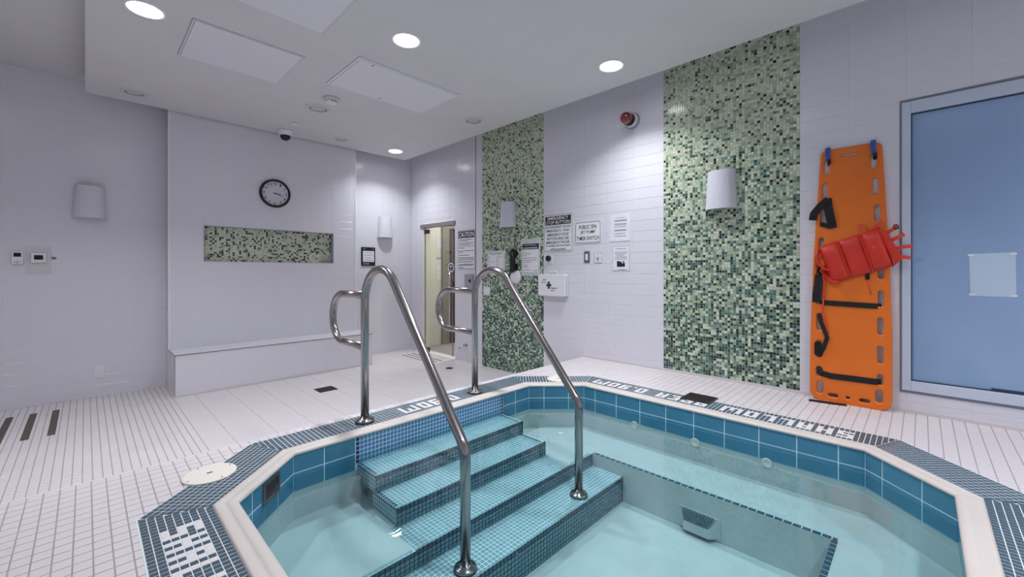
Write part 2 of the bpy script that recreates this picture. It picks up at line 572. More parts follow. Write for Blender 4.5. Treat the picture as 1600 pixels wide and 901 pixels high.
wf = MB()
for q in sub_rect((FX0, FX1, 0.0, ZR), [NICHE]):
    wf.box((q[0], FY, q[2]), (q[1], YB - 0.002, q[3]))
wall_feature = wf.build('wall_feature', 'wall_grout_soft')
tag(wall_feature, 'projecting white tiled wall with clock and long mosaic niche', 'wall', kind='structure')
cells = []
for q in grid_rects(FX0, FX1, 0.43, ZR, TP_W, TP_H, FX0, 0.0105, 0.0025, [NICHE]):
    cells.append((Vector((q[0], FY, q[2])), VX, VZ, -VY, q[1] - q[0], q[3] - q[2], 'wall_tile'))
for q in grid_rects(FY, YB, 0.0, ZR, TP_W, TP_H, FY, 0.0105, 0.0025):
    cells.append((Vector((FX0, q[1], q[2])), -VY, VZ, -VX, q[1] - q[0], q[3] - q[2], 'wall_tile'))
lay_tiles(wall_feature, cells, 0.0012, 'tile_field', 300, 60)
nb = MB().box((NICHE[0] + .001, FY + 0.085, NICHE[2] + .001), (NICHE[1] - .001, FY + 0.10, NICHE[3] - .001)).build('niche_back', 'mosaic_grout', wall_feature)
cells = mosaic_cells('niche', NICHE[0] + .001, NICHE[1] - .001, NICHE[2] + .001, NICHE[3] - .001, 0.0225, lambda a, b: (Vector((a, FY + 0.085, b)), VX, VZ, -VY))
lay_tiles(nb, cells, 0.0024, 'mosaic_tiles', 0)
nl = MB()
nl.box((NICHE[0] - .004, FY - .004, NICHE[2] - .004), (NICHE[1] + .004, FY + .084, NICHE[2] + .001)).box((NICHE[0] - .004, FY - .004, NICHE[3] - .001), (NICHE[1] + .004, FY + .084, NICHE[3] + .004))
nl.box((NICHE[0] - .004, FY - .004, NICHE[2]), (NICHE[0] + .001, FY + .084, NICHE[3])).box((NICHE[1] - .001, FY - .004, NICHE[2]), (NICHE[1] + .004, FY + .084, NICHE[3]))
nl.build('niche_lining', 'niche_side', wall_feature)
for x in (FX0, FX1):
    t = MB().box((x - .006, FY - .005, 0.44), (x + .006, FY + .006, ZR)).build('trim_2' if x == FX0 else 'trim_3', 'trim_white')
    tag(t, 'white metal corner trim on the %s end of the clock wall' % ('thermostat' if x == FX0 else 'framed notice'), 'trim', kind='structure')

bench = empty('bench', ((FX0 + FX1) / 2, 5.64, 0), label='long low white tiled bench built against the clock wall', cat='bench')
BX0, BX1, BY0, BZ = FX0, 2.78, 5.432, 0.436
def wplace(o, parent_loc):
    o.matrix_parent_inverse = Matrix.Translation([-c for c in parent_loc]); return o
body = MB().box((BX0 + .003, BY0 + .004, 0), (BX1 - .003, FY - 0.004, BZ - .03)).build('body', 'wall_grout_soft', bench)
wplace(body, bench.location)
seatp = MB()
seatp.box((BX0, BY0 + 0.001, BZ - .03), (BX1, FY - 0.004, BZ)); wplace(bevel(seatp.build('seat', 'wall_tile', bench), .003), bench.location)
edge = MB().box((BX0 - .001, BY0 - .003, BZ - .012), (BX1, BY0 + .003, BZ - .002)).box((BX0 - .003, BY0 - .003, 0.01), (BX0 + .002, BY0 + .002, BZ - .002)).box((BX0 - .003, BY0, BZ - .012), (BX0 + .002, FY - .004, BZ - .004)).build('edge_trim', 'steel_brushed', bench)
wplace(edge, bench.location)
t = MB()
for q in grid_rects(BX0 - .002, BX1, 0.0, .024, .0697, .1, BX0, 0.0, .003): t.box((q[0], BY0 - .002, 0.0005), (q[1], BY0 + .004, .022))
wplace(t.build('cove_base', 'floor_tile', bench), bench.location)
cells = []
for q in grid_rects(BX0 + .004, BX1, 0.026, BZ - .03, TP_W, TP_H, BX0, 0.0, 0.0025):
    cells.append((Vector((q[0], BY0 + .004, q[2])), VX, VZ, -VY, q[1] - q[0], q[3] - q[2], 'wall_tile'))
for q in grid_rects(BY0 + .006, FY - .004, 0.012, BZ - .03, TP_W, TP_H, BY0, 0.0, 0.0025):
    cells.append((Vector((BX0 + .003, q[1], q[2])), -VY, VZ, -VX, q[1] - q[0], q[3] - q[2], 'wall_tile'))
before = set(bpy.data.objects)
lay_tiles(body, cells, 0.0012, 'tile_field', 300, 60)

# remaining walls out of view
t = MB().box((XL - .12, YF, -0.1), (XL, YB, ZR)).build('wall_left', 'paint'); tag(t, 'plain white wall along the thermostat side of the room', 'wall', kind='structure')
t = MB().box((XL, YF - .12, -0.1), (XW, YF, ZR)).build('wall_front', 'paint'); tag(t, 'plain white wall across the room from the clock', 'wall', kind='structure')

# ------------------------------------------------------------------ ceilings
t = MB().box((XL, YF, ZR), (XW + 1.6, YB + .1, ZR + .1)).build('ceiling', 'ceiling_paint'); tag(t, 'plain grey white ceiling slab above the dropped panel', 'ceiling', kind='structure')
DROP = (-0.004, 3.522, YF, 5.822)
t = MB().box((DROP[0], DROP[2], ZC), (DROP[1], DROP[3], ZR - .001)).build('ceiling_drop', 'ceiling_paint'); tag(t, 'dropped white ceiling panel with recessed lights and hatches', 'ceiling', kind='structure')

# ------------------------------------------------------------------ lower floor
fl = MB().box((XL, YD - .2, -0.1), (XW + 1.6, YB, -0.0022)).build('floor', 'floor_grout')
tag(fl, 'lower floor of small off white tiles in front of the bench', 'floor', kind='structure')
cells = []
SLOTS = [(-0.490 + k * 0.1385, -0.447 + k * 0.1385, 4.895, 5.732) for k in range(3)]
LSLOT = [(3.372, 3.392, 4.93, 5.70), (3.46, 3.48, 4.93, 5.70), (3.548, 3.568, 4.93, 5.70)]
LSLOT = [(3.40, 3.414, 4.93, 5.70), (3.49, 3.504, 4.93, 5.70), (3.58, 3.594, 4.93, 5.70)]
holes = SLOTS + LSLOT + [(1.742, 1.936, 4.56, 4.744)]
for q in grid_rects(XL, 0.622, YD, YB, 0.0455, 0.052, 0.622, YD, 0.0042, holes):
    cells.append((Vector((q[0], q[2], -0.0022)), VX, VY, VZ, q[1] - q[0], q[3] - q[2], 'floor_tile'))
for q in grid_rects(0.622, XW, YD, YB, 0.278, 0.052, 0.622 + .176, YD, 0.003, holes):
    cells.append((Vector((q[0], q[2], -0.0022)), VX, VY, VZ, q[1] - q[0], q[3] - q[2], 'floor_tile'))
def low_hidden(c):
    x, y = c[0].x, c[0].y
    return y < 3.6 or (x > FX0 - .05 and y > BY0 and x < BX1) or y > YB
lay_tiles(fl, cells, 0.0022, 'tile_field', 300, 30, low_hidden)

def grate(name, x0, x1, y0, y1, z, label, slats, m_='drain_black', cat='drain', group=None, axis='x'):
    e = empty(name, ((x0 + x1) / 2, (y0 + y1) / 2, z), label=label, cat=cat, group=group)
    hx, hy = (x1 - x0) / 2, (y1 - y0) / 2; w = 0.012 if slats > 2 else 0.004
    MB().box((-hx, -hy, -.0015), (hx, -hy + w, .003)).box((-hx, hy - w, -.0015), (hx, hy, .003)).box((-hx, -hy + w, -.0015), (-hx + w, hy - w, .003)).box((hx - w, -hy + w, -.0015), (hx, hy - w, .003)).build('frame', m_, e)
    MB().box((-hx + w, -hy + w, -.0018), (hx - w, hy - w, -.0006)).build('pan', 'drain_black' if slats > 2 else m_, e)
    for k in range(slats):
        t = -hx + w + (k + .5) * (2 * hx - 2 * w) / slats
        s_ = MB().box((t - .0035, -hy + w, -.0006), (t + .0035, hy - w, .0022)).build('slat', m_, e)
    return e
lab = ['slot floor drain grate nearest the corner of the bench', 'slot floor drain grate between its two neighbours', 'slot floor drain grate cut by the picture edge']
for k, s_ in enumerate(reversed(SLOTS)):
    grate('slot_drain', *s_, 0.0, lab[k], 1, 'slot_brown', 'drain', 'slot drains in the lower floor')
lab2 = ['thin slot drain in front of the glass door, farthest from it', 'thin slot drain in front of the glass door, middle one', 'thin slot drain right against the glass door']
for k, s_ in enumerate(LSLOT):
    grate('slot_drain', *s_, 0.0, lab2[k], 1, 'slot_brown', 'drain', 'thin slot drains by the door')
grate('floor_drain', 1.744, 1.934, 4.562, 4.742, 0.0, 'square black floor drain grate in front of the bench', 7)
e = empty('round_drain', (3.386, 4.489, 0), label='small round dark floor drain near the glass door', cat='drain')
MB().lathe([(0.05, 0.0), (0.05, .003), (0.04, .004), (0.038, .002), (0.0005, .002)], 20).build('rim', 'drain_black', e)
MB().box((-.03, -.003, .002), (.03, .003, .004)).box((-.003, -.03, .002), (.003, .03, .004)).build('cross_bar', 'dark_metal', e)

# ------------------------------------------------------------------ pool deck (raised) and pool
PX0, PX1, PY0, PY1, PC = 0.42, 2.85, -0.11, 2.29, 0.32
def octo(d):
    x0, x1, y0, y1 = PX0 - d, PX1 + d, PY0 - d, PY1 + d
    c = PC + (2 - math.sqrt(2)) * d
    return [(x0 + c, y1), (x1 - c, y1), (x1, y1 - c), (x1, y0 + c), (x1 - c, y0), (x0 + c, y0), (x0, y0 + c), (x0, y1 - c)]   # clockwise from the back edge
def in_octo(x, y, d):
    x0, x1, y0, y1 = PX0 - d, PX1 + d, PY0 - d, PY1 + d
    c = PC + (2 - math.sqrt(2)) * d
    return x0 < x < x1 and y0 < y < y1 and (min(x - x0, x1 - x) + min(y - y0, y1 - y)) > c

def ring(b, d0, d1, z, mi=0, up=True):
    a, c = octo(d0), octo(d1); n = 8
    v = [(p[0], p[1], z) for p in a] + [(p[0], p[1], z) for p in c]
    b.add(v, [(i, (i + 1) % n, (i + 1) % n + n, i + n) for i in range(n)], mi)

DB = 0.286           # outer edge of the blue border
deck = MB()
oc = octo(0.03)
# deck top as an annulus between the octagon and the room outline
outer = [(XL, YD), (XW, YD), (XW, YF), (XL, YF)]
zt = ZD - 0.0022
v = [(p[0], p[1], zt) for p in oc] + [(p[0], p[1], zt) for p in outer]
deck.add(v, [(0, 1, 9, 8), (1, 2, 9), (2, 3, 10, 9), (3, 4, 10), (4, 5, 11, 10), (5, 6, 11), (6, 7, 8, 11), (7, 0, 8)])
deck.add([(XL, YD, -.05), (XW, YD, -.05), (XW, YD, zt), (XL, YD, zt)], [(0, 1, 2, 3)])
pool_deck = deck.build('pool_deck', 'deck_grout')
tag(pool_deck, 'raised deck of small white tiles around the spa pool', 'deck', kind='structure')
cells = []
DRAIN = (3.036, 3.232, 1.062, 1.26)
for q in grid_rects(XL, XW, YF, YD, 0.0465, 0.054, -0.216, YD, 0.0038, [DRAIN]):
    cx_, cy_ = (q[0] + q[1]) / 2, (q[2] + q[3]) / 2
    if in_octo(cx_, cy_, DB - .012): continue
    cells.append((Vector((q[0], q[2], ZD - 0.0022)), VX, VY, VZ, q[1] - q[0], q[3] - q[2], 'deck_tile'))
lay_tiles(pool_deck, cells, 0.0022, 'tile_field', 300, 30)
MB().box((XL, YD - .002, ZD - .03), (XW, YD + .006, ZD + .001)).build('edge_strip', 'trim_white', pool_deck)

POOL_LOC = (1.635, 1.09, ZD)
pool = empty('spa_pool', POOL_LOC, label='octagonal sunken spa pool with blue tile border and cream coping', cat='pool', kind='structure')
def pp(o): return wplace(o, POOL_LOC)

# tile border
bb = MB(); ring(bb, 0.055, DB + 0.004, ZD + 0.0004)
border = pp(bb.build('tile_border', 'border_grout', pool))
GLY = {'S': '111 100 111 001 111', 'H': '101 101 111 101 101', 'A': '111 101 111 101 101', 'L': '100 100 100 100 111', 'O': '111 101 101 101 111',
       'W': '10001 10001 10101 10101 11111', 'M': '11111 10101 10101 10001 10001', 'R': '111 101 110 101 101', 'E': '111 100 110 100 111',
       '0': '111 101 101 101 111', '9': '111 101 111 001 111', '.': '0 0 0 0 1', ' ': '00 00 00 00 00'}
def bitmap(s):
    rows = ['', '', '', '', '']
    for ch in s:
        g = GLY[ch].split()
        for k in range(5): rows[k] += g[k] + '0'
    return [r[:-1] for r in rows]
def clip_half(poly, a, b, c):
    """keep a*x + b*y <= c"""
    out = []
    for i in range(len(poly)):
        p, q = poly[i], poly[(i + 1) % len(poly)]
        dp, dq = a * p[0] + b * p[1] - c, a * q[0] + b * q[1] - c
        if dp <= 0: out.append(p)
        if dp * dq < 0:
            t = dp / (dp - dq); out.append((p[0] + (q[0] - p[0]) * t, p[1] + (q[1] - p[1]) * t))
    return out
D0 = 0.070; ROWS = 9; PB = (DB - D0) / ROWS
full, cut = [], MB()
oi, oo = octo(D0), octo(DB)
TEXTS = {0: ('0.90M', 'c', 1.70), 2: ('SHALLOW AREA 0.90M', 'c', 1.12), 6: ('SHALLOW AREA 0.90M', 'c', 1.09)}
for sgi in range(8):
    A, B = Vector(oi[sgi]), Vector(oi[(sgi + 1) % 8])
    Ao, Bo = Vector(oo[sgi]), Vector(oo[(sgi + 1) % 8])
    u = (B - A).normalized(); nrm = Vector((-u.y, u.x))          # clockwise ring: left normal points outwards
    if nrm.dot(Ao - A) < 0: nrm = -nrm
    mid = (A + B) / 2
    L_out = (Bo - Ao).length
    n = int(L_out / PB) + 2
    bits, tx0 = None, 0
    if sgi in TEXTS:
        s_, al, pos = TEXTS[sgi]
        bits = bitmap(s_); W_ = len(bits[0])
        # reader stands outside the pool, so the line runs against u seen from the pool
        base = {0: pos - mid.x, 2: -(pos - mid.y), 6: (pos - mid.y)}[sgi]      # centre along u from mid
        tx0 = base
    for i in range(-n // 2, n // 2 + 1):
        for k in range(ROWS):
            g = 0.0030
            s0, s1 = i * PB + g / 2, (i + 1) * PB - g / 2
            d0, d1 = k * PB + g / 2, (k + 1) * PB - g / 2
            quad = [mid + u * s0 + nrm * d0, mid + u * s1 + nrm * d0, mid + u * s1 + nrm * d1, mid + u * s0 + nrm * d1]
            m_ = 'border_tile'
            if bits and 2 <= k <= 6:
                W_ = len(bits[0])
                start = round((tx0 - W_ * PB / 2) / PB)
                c_ = i - start
                # outside the pool, the reader's right is -u for a clockwise ring; the top of the letters points to the pool
                c_ = W_ - 1 - c_
                r_ = k - 2
                if 0 <= c_ < W_ and bits[r_][c_] == '1': m_ = 'border_white'
            # clip against the mitre lines
            poly = [tuple(p) for p in quad]
            touched = False
            for (P_, Q_, sgn) in ((A, Ao, 1), (B, Bo, -1)):
                dvec = (Q_ - P_); nn = Vector((-dvec.y, dvec.x))
                ref = (mid - P_)
                if nn.dot(ref) > 0: nn = -nn
                nn.normalize()
                c_lim = nn.dot(P_) - 0.0015
                if any(nn.x * p[0] + nn.y * p[1] > c_lim for p in poly):
                    touched = True; poly = clip_half(poly, nn.x, nn.y, c_lim)
                if len(poly) < 3: break
            if len(poly) < 3: continue
            if touched:
                ar = 0.5 * abs(sum(poly[j][0] * poly[(j + 1) % len(poly)][1] - poly[(j + 1) % len(poly)][0] * poly[j][1] for j in range(len(poly))))
                if ar > 4e-5: cut.prism(poly, ZD + .0004, ZD + .0016, 0)
            else:
                o_ = Vector((*quad[0], ZD + .0004))
                uu, vv = Vector((*u, 0)), Vector((*nrm, 0))
                if uu.cross(vv).z < 0:
                    o_ = Vector((*quad[1], ZD + .0004)); uu = -uu
                full.append((o_, uu, vv, VZ, PB - g, PB - g, m_))
lay_tiles(border, full, 0.0012, 'border_tiles', 300, 30)
tag(cut.build('cut_tiles', 'border_tile', border), kind='stuff')

# coping: eight mitred bullnose pieces
prof = [(0.071, ZD - .004), (0.070, ZD + .006), (0.062, ZD + .009), (0.046, ZD + .008), (0.036, ZD + .002), (0.028, ZD + .007), (0.018, ZD + .0105), (0.006, ZD + .0095),
        (-0.005, ZD + .006), (-0.011, ZD + .001), (-0.013, ZD - .005), (-0.010, ZD - .011), (0.004, ZD - .013)]
rings = [octo(d) for d, z in prof]
for k in range(8):
    b = MB(); v = []
    for (d, z), rg in zip(prof, rings):
        v += [(*rg[k], z), (*rg[(k + 1) % 8], z)]
    b.add(v, [(2 * i, 2 * i + 1, 2 * i + 3, 2 * i + 2) for i in range(len(prof) - 1)], 0, True)
    pp(b.build('coping', 'coping', pool))

# basin: plaster walls, seat ledge, foot well
SEAT_Z, FLOOR_Z = 0.02, -0.225
WX0, WX1, WY0, WY1 = 0.80, 2.475, 0.305, 1.640
sh = MB()
oc = octo(0.0)
n = 8
v = [(*p, ZD - .01) for p in oc] + [(*p, SEAT_Z) for p in oc]
sh.add(v, [(i, (i + 1) % n, (i + 1) % n + n, i + n) for i in range(n)])
well = [(WX0, WY1), (WX1, WY1), (WX1, WY0), (WX0, WY0)]
v = [(*p, SEAT_Z) for p in oc] + [(*p, SEAT_Z) for p in well]
sh.add(v, [(0, 1, 9, 8), (1, 2, 9), (2, 3, 10, 9), (3, 4, 10), (4, 5, 11, 10), (5, 6, 11), (6, 7, 8, 11), (7, 0, 8)])
v = [(*p, SEAT_Z) for p in well] + [(*p, FLOOR_Z) for p in well]
sh.add(v, [(0, 1, 5, 4), (1, 2, 6, 5), (2, 3, 7, 6), (3, 0, 4, 7), (4, 5, 6, 7)])
pp(sh.build('basin', 'plaster', pool))

# rows of large blue wall tiles below the coping
TZ = [(0.259, 0.352), (0.165, 0.256)]
def seg_tiles(P_, Q_, joints, inward):
    """joints: distances along the segment at which vertical joints fall"""
    P_, Q_ = Vector(P_), Vector(Q_); u = (Q_ - P_).normalized(); L_ = (Q_ - P_).length
    g = 0.0052
    js = [0.0] + sorted(j for j in joints if 0.02 < j < L_ - 0.02) + [L_]
    for a, b in zip(js[:-1], js[1:]):
        for z0, z1 in TZ:
            w = Vector((*u, 0)); nn = Vector((*inward, 0))
            o_ = Vector((*(P_ + u * (a + g / 2)), z0 + .001))
            uu = w
            if uu.cross(VZ).dot(nn) < 0:
                o_ = Vector((*(P_ + u * (b - g / 2)), z0 + .001)); uu = -w
            M = Matrix((uu, VZ, nn)).transposed().to_4x4(); M.translation = o_ + nn * 0.001
            t = place('wall_tile', tile_mesh(b - a - g, z1 - z0 - .002, 0.0024, 'pool_tile', 'wall_tile'), pool, M)
            pp(t)
TW = 0.193
def chamf(i):   # inward normals
    A, B = Vector(oc[i]), Vector(oc[(i + 1) % 8]); u = (B - A).normalized(); nn = Vector((-u.y, u.x))
    if nn.dot(Vector(POOL_LOC[:2]) - A) < 0: nn = -nn
    return A, B, nn
gb = MB()
v = [(p[0], p[1], 0.164) for p in octo(-0.0018)] + [(p[0], p[1], 0.352) for p in octo(-0.0018)]
gb.add(v, [(i, (i + 1) % n, (i + 1) % n + n, i + n) for i in range(n)])
pp(gb.build('tile_bed', 'pool_grout', pool))
SX0, SX1 = 1.081, 2.224           # stepped section of the back wall
A, B, nn = chamf(0)
for a, b, js in ((A.x, SX0 - .013, [0.896]), (SX1 + .013, B.x, [2.372])):
    seg_tiles((a, A.y), (b, A.y), [j - a for j in js], nn)
A, B, nn = chamf(1); seg_tiles(A, B, [0.125, 0.325], nn)
A, B, nn = chamf(2); seg_tiles(A, B, [A.y - y for y in (1.863, 1.673, 1.478, 1.282, 1.090, 0.898, 0.703, 0.511, 0.322)], nn)
A, B, nn = chamf(3); seg_tiles(A, B, [0.10, 0.30], nn)
A, B, nn = chamf(4); seg_tiles(A, B, [0.193 * k for k in range(1, 10)], nn)
A, B, nn = chamf(5); seg_tiles(A, B, [0.12, 0.32], nn)
A, B, nn = chamf(6); seg_tiles(A, B, [0.193 * k for k in range(1, 10)], nn)
A, B, nn = chamf(7); seg_tiles(A, B, [0.11, 0.31], nn)

# steps: treads and risers of small mosaic tiles with darker nosing
PT = 0.0241; G = 0.0030
S1Z, S2Z, S3Z, S4Z = 0.200, 0.112, SEAT_Z, -0.064
F1, F2, F3, F4 = 2.070, 1.856, WY1, 1.405
def step(x0, x1, yb, yf, zt, zb, sides, label, tread=None):
    b = MB().box((x0, yf, zb), (x1, yf + .01, zt)).box(((tread or (x0, x1))[0], yf, zb), ((tread or (x0, x1))[1], yb, zt))
    s_ = pp(b.build('step', 'step_grout', pool)); s_['label'] = label
    cells = []
    # tread, last row along the front edge is the nosing
    t0, t1 = tread or (x0, x1)
    for q in grid_rects(t0, t1, yf, yb, PT, PT, x0, yf, G) + (grid_rects(x0, t0, yf, yf + PT, PT, PT, x0, yf, G) + grid_rects(t1, x1, yf, yf + PT, PT, PT, x0, yf, G) if tread else []):
        m_ = 'step_tile'
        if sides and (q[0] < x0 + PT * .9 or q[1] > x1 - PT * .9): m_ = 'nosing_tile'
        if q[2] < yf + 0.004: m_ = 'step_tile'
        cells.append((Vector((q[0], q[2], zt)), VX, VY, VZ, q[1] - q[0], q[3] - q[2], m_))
    nr = max(1, int(round((zt - zb) / PT)))
    for q in grid_rects(x0, x1, zb, zt, PT, (zt - zb) / nr, x0, zb, G):
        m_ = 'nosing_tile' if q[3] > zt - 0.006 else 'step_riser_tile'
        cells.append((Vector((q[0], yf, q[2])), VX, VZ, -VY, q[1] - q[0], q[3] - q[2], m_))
    if sides:
        for q in grid_rects(yf, yb, zb, zt, PT, (zt - zb) / nr, yf, zb, G):
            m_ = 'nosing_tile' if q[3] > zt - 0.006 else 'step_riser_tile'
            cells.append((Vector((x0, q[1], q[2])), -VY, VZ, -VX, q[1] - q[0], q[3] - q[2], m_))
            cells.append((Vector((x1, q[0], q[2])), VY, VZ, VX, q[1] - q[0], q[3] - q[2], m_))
    before = set(o.name for o in bpy.data.objects)
    lay_tiles(s_, cells, 0.0008, 'mosaic_tiles', 300, 34)
    return s_
step(SX0, SX1, PY1 - .001, F1, S1Z, S2Z, True, 'top step just under the water')
step(SX0, SX1, F1 + .04, F2, S2Z, S3Z, True, 'second step down')
step(WX0 + .0, WX1 - .002, F2 + .02, F3, S3Z + .0006, S4Z, False, 'third step level with the seat ledge', (1.048, 2.235))
step(WX0 + .002, WX1 - .002, F3 + .002, F4, S4Z, FLOOR_Z, False, 'lowest step above the pool floor')
# plaster ledge left and right of the third step is the seat itself, so tread tiles stop at the stepped width
# mosaic splash panel on the back wall above the steps
bk = pp(MB().box((SX0 - .012, PY1 - .004, S1Z - .002), (SX1 + .012, PY1, 0.352)).build('mosaic_panel', 'pool_grout', pool))
cells = []
nz = 6
for q in grid_rects(SX0 - .012, SX1 + .012, S1Z, 0.349, PT * .99, (0.349 - S1Z) / nz, SX0 - .012, S1Z, G):
    m_ = 'pool_mosaic_dark' if (q[0] < SX0 or q[1] > SX1 + .002) else 'pool_mosaic'
    cells.append((Vector((q[0], PY1 - .004, q[2])), VX, VZ, -VY, q[1] - q[0], q[3] - q[2], m_))
lay_tiles(bk, cells, 0.001, 'mosaic_tiles', 300, 34)
# dark nosing line along the edge of the seat
cells = []
for q in grid_rects(WY0 - .024, WY1, 0, PT, 0.040, PT, WY0, 0, 0.006):
    cells.append((Vector((WX1, q[0], SEAT_Z)), VX, VY, VZ, PT, q[1] - q[0], 'nosing_tile'))
for q in grid_rects(WX0, WX1, 0, PT, 0.040, PT, WX0, 0, 0.006):
    cells.append((Vector((q[0], WY0 - PT, SEAT_Z)), VX, VY, VZ, q[1] - q[0], PT, 'nosing_tile'))
ne = pp(MB().box((WX1 + .001, WY0, SEAT_Z + .0002), (WX1 + PT, WY1, SEAT_Z + .0006)).build('seat_edge', 'plaster', pool))
lay_tiles(ne, cells, 0.0022, 'edge_tiles', 300, 20)

# inlets on the walls and the ledge
def inlet(loc, normal):
    b = MB(); b.lathe([(0.030, 0.0), (0.030, 0.004), (0.022, 0.008), (0.014, 0.004), (0.0005, 0.003)], 18)
    q = Vector((0, 0, 1)).rotation_difference(Vector(normal))
    M = q.to_matrix().to_4x4(); M.translation = loc
    o = place('jet_fitting', b.mesh('jet_fitting', 'lid'), pool, M); pp(o)
for y, z in ((1.52, 0.150), (1.08, 0.148), (0.66, 0.146)):
    inlet((PX1 - .001, y, z), (-1, 0, 0))
inlet((2.60, 2.02, SEAT_Z + .001), (0, 0, 1))
# skimmer mouth in the chamfered corner
A, B, nn = chamf(7)
ud = (B - A).normalized()
M = Matrix((Vector((*ud, 0)), Vector((*-nn, 0)), VZ)).transposed().to_4x4(); M.translation = Vector((*(A + ud * 0.245), 0.292))
b = MB()
for q in sub_rect((-.066, .066, -.044, .046), [(-.054, .054, -.036, .038)]):
    b.box((q[0], -.012, q[2]), (q[1], .0, q[3]))
sk = pp(place('skimmer_mouth', b.mesh('skimmer_mouth', 'steel_brushed'), pool, M))
MB().box((-.054, -.0075, -.036), (.054, -.0065, .038)).build('throat', 'dark_metal', sk)
MB().add([(-.054, -.0085, -.036), (.054, -.0085, -.036), (.054, -.0085, .0), (-.054, -.0085, -.012)], [(0, 1, 2, 3)]).build('flap', 'steel', sk)
# suction cover in the wall of the foot well
b = MB().box((WX1 - .006, 0.80, -0.215), (WX1, 1.03, -0.095)).add([(WX1 - .006, 0.815, -.10), (WX1 - .006, 1.015, -.10), (WX1 - .055, 0.985, -.145), (WX1 - .055, 0.845, -.145), (WX1 - .006, 0.815, -.205), (WX1 - .006, 1.015, -.205), (WX1 - .055, .985, -.20), (WX1 - .055, .845, -.20)],
      [(3, 2, 6, 7), (0, 3, 7, 4), (2, 1, 5, 6), (4, 5, 6, 7)])
sc_ = pp(b.build('suction_cover', 'plaster', pool))
for k in range(12):
    y = 0.835 + k * 0.0145
    MB().add([(WX1 - .008, y, -.1), (WX1 - .008, y + .006, -.1), (WX1 - .055, .858 + k * .0107 + .004, -.144), (WX1 - .055, .858 + k * .0107, -.144),
              (WX1 - .008, y, -.104), (WX1 - .008, y + .006, -.104), (WX1 - .055, .858 + k * .0107 + .004, -.148), (WX1 - .055, .858 + k * .0107, -.148)],
             [(0, 1, 2, 3), (7, 6, 5, 4), (0, 3, 7, 4), (1, 5, 6, 2), (0, 4, 5, 1), (3, 2, 6, 7)]).build('slat', 'nosing_tile', sc_)

# water
b = MB(); p = octo(-0.006)
b.add([(*q, WZ) for q in p], [tuple(range(7, -1, -1))])
t = b.build('water', 'water'); tag(t, 'clear still turquoise water filling the spa pool', 'water', kind='stuff')

# skimmer lids
def lid(x, y, r, label):
    e = empty('skimmer_lid', (x, y, ZD + .001), label=label, cat='lid', group='skimmer lids in the tile border')
    MB().lathe([(r, 0.0), (r, 0.004), (r - .003, 0.0062), (r - .012, 0.0068), (0.0005, 0.0072)], 40).build('disc', 'lid', e)
    MB().box((-.011, -.005, .0065), (.011, .005, .0078)).build('finger_slot', 'dark_metal', e)
    for k in range(4):
        a = math.radians(20 + 90 * k)
        MB().lathe([(0.003, 0.0066), (0.003, 0.0082), (0.0004, 0.0086)], 8, c=((r - .014) * math.cos(a), (r - .014) * math.sin(a), 0)).build('screw', 'dark_metal', e)
lid(0.397, 2.326, 0.104, 'round cream skimmer lid beside the SHALLOW lettering corner')
lid(2.85, 2.235, 0.100, 'round cream skimmer lid in the far corner behind the handrail')
grate('deck_drain', *DRAIN, ZD + .003, 'square dark drain grate in the deck under the mosaic band', 9, 'dark_metal')

# ------------------------------------------------------------------ handrails
def handrail(X0, yb, label):
    e = empty('handrail', (X0, yb, ZD), label=label, cat='handrail', group='pool handrails')
    r = 0.0245
    sl = 1.187
    yl = 1.478
    V = (0, 0, 1.64 - ZD); zl = V[2] - (yb - yl) * sl
    zb = S4Z + .0 - ZD
    path = fillet([(0, 0, 0.002), V, (0, yl - yb, zl), (0, yl - yb, zb + .004)], [0.195, 0.13], 16)
    MB().tube(path, r, 20).build('rail', 'steel', e)
    lp = fillet([(0, 0, 1.140 - ZD), (0, 0.475, 1.140 - ZD), (0, 0.475, 0.822 - ZD), (0, 0, 0.822 - ZD)], [0.155, 0.155], 12)
    MB().tube(lp, r * .93, 18).build('grab_loop', 'steel', e)
    for p, s_ in (((0, 0, 0.0028), 1.0), ((0, yl - yb, zb + .002), 0.95)):
        fo = MB().lathe([(0.055 * s_, 0.0), (0.055 * s_, 0.012), (0.050 * s_, 0.018), (0.034 * s_, 0.020), (0.030, 0.026), (0.0255, 0.027)], 28, c=p).build('flange', 'steel', e)
        MB().lathe([(0.057 * s_, 0.0), (0.057 * s_, 0.004)], 28, c=p).build('gasket', 'black_rubber', fo)
handrail(1.205, 2.452, 'stainless steel handrail with grab loop standing nearer the thermostat wall')
handrail(2.083, 2.440, 'stainless steel handrail with grab loop standing nearer the mosaic wall')

# ------------------------------------------------------------------ ceiling fixtures
def downlight(x, y, label, z=ZC, k=1.0):
    e = empty('ceiling_downlight', (x, y, z), label=label, cat='downlight', group='recessed ceiling downlights')
    MB().lathe([(0.112, 0.0), (0.112, -0.004), (0.104, -0.007), (0.094, -0.006), (0.093, -0.002)], 36, cap=False).build('trim_ring', 'trim_white', e)
    MB().lathe([(0.093, -0.0015), (0.09, -0.003), (0.0005, -0.004)], 32).build('lens', 'lamp_on', e)
    ld = bpy.data.lights.new('downlight_lamp', 'AREA'); ld.shape = 'DISK'; ld.size = 0.17
    ld.energy = LAMP_W * k; ld.color = LAMP_COL; ld.spread = math.radians(122)
    lo = bpy.data.objects.new('downlight_lamp', ld); COL.objects.link(lo); lo.location = (0, 0, -0.012); lo.parent = e
    return e
downlight(0.278, 3.702, 'bright round recessed downlight beside the thermostat side of the hatch')
downlight(1.698, 2.784, 'bright round recessed downlight in front of the wide white hatch')
downlight(3.130, 1.887, 'bright round recessed downlight above the two mosaic bands')
downlight(3.155, 5.466, 'small bright recessed downlight in the ceiling corner above the glass door', ZC, 0.65)
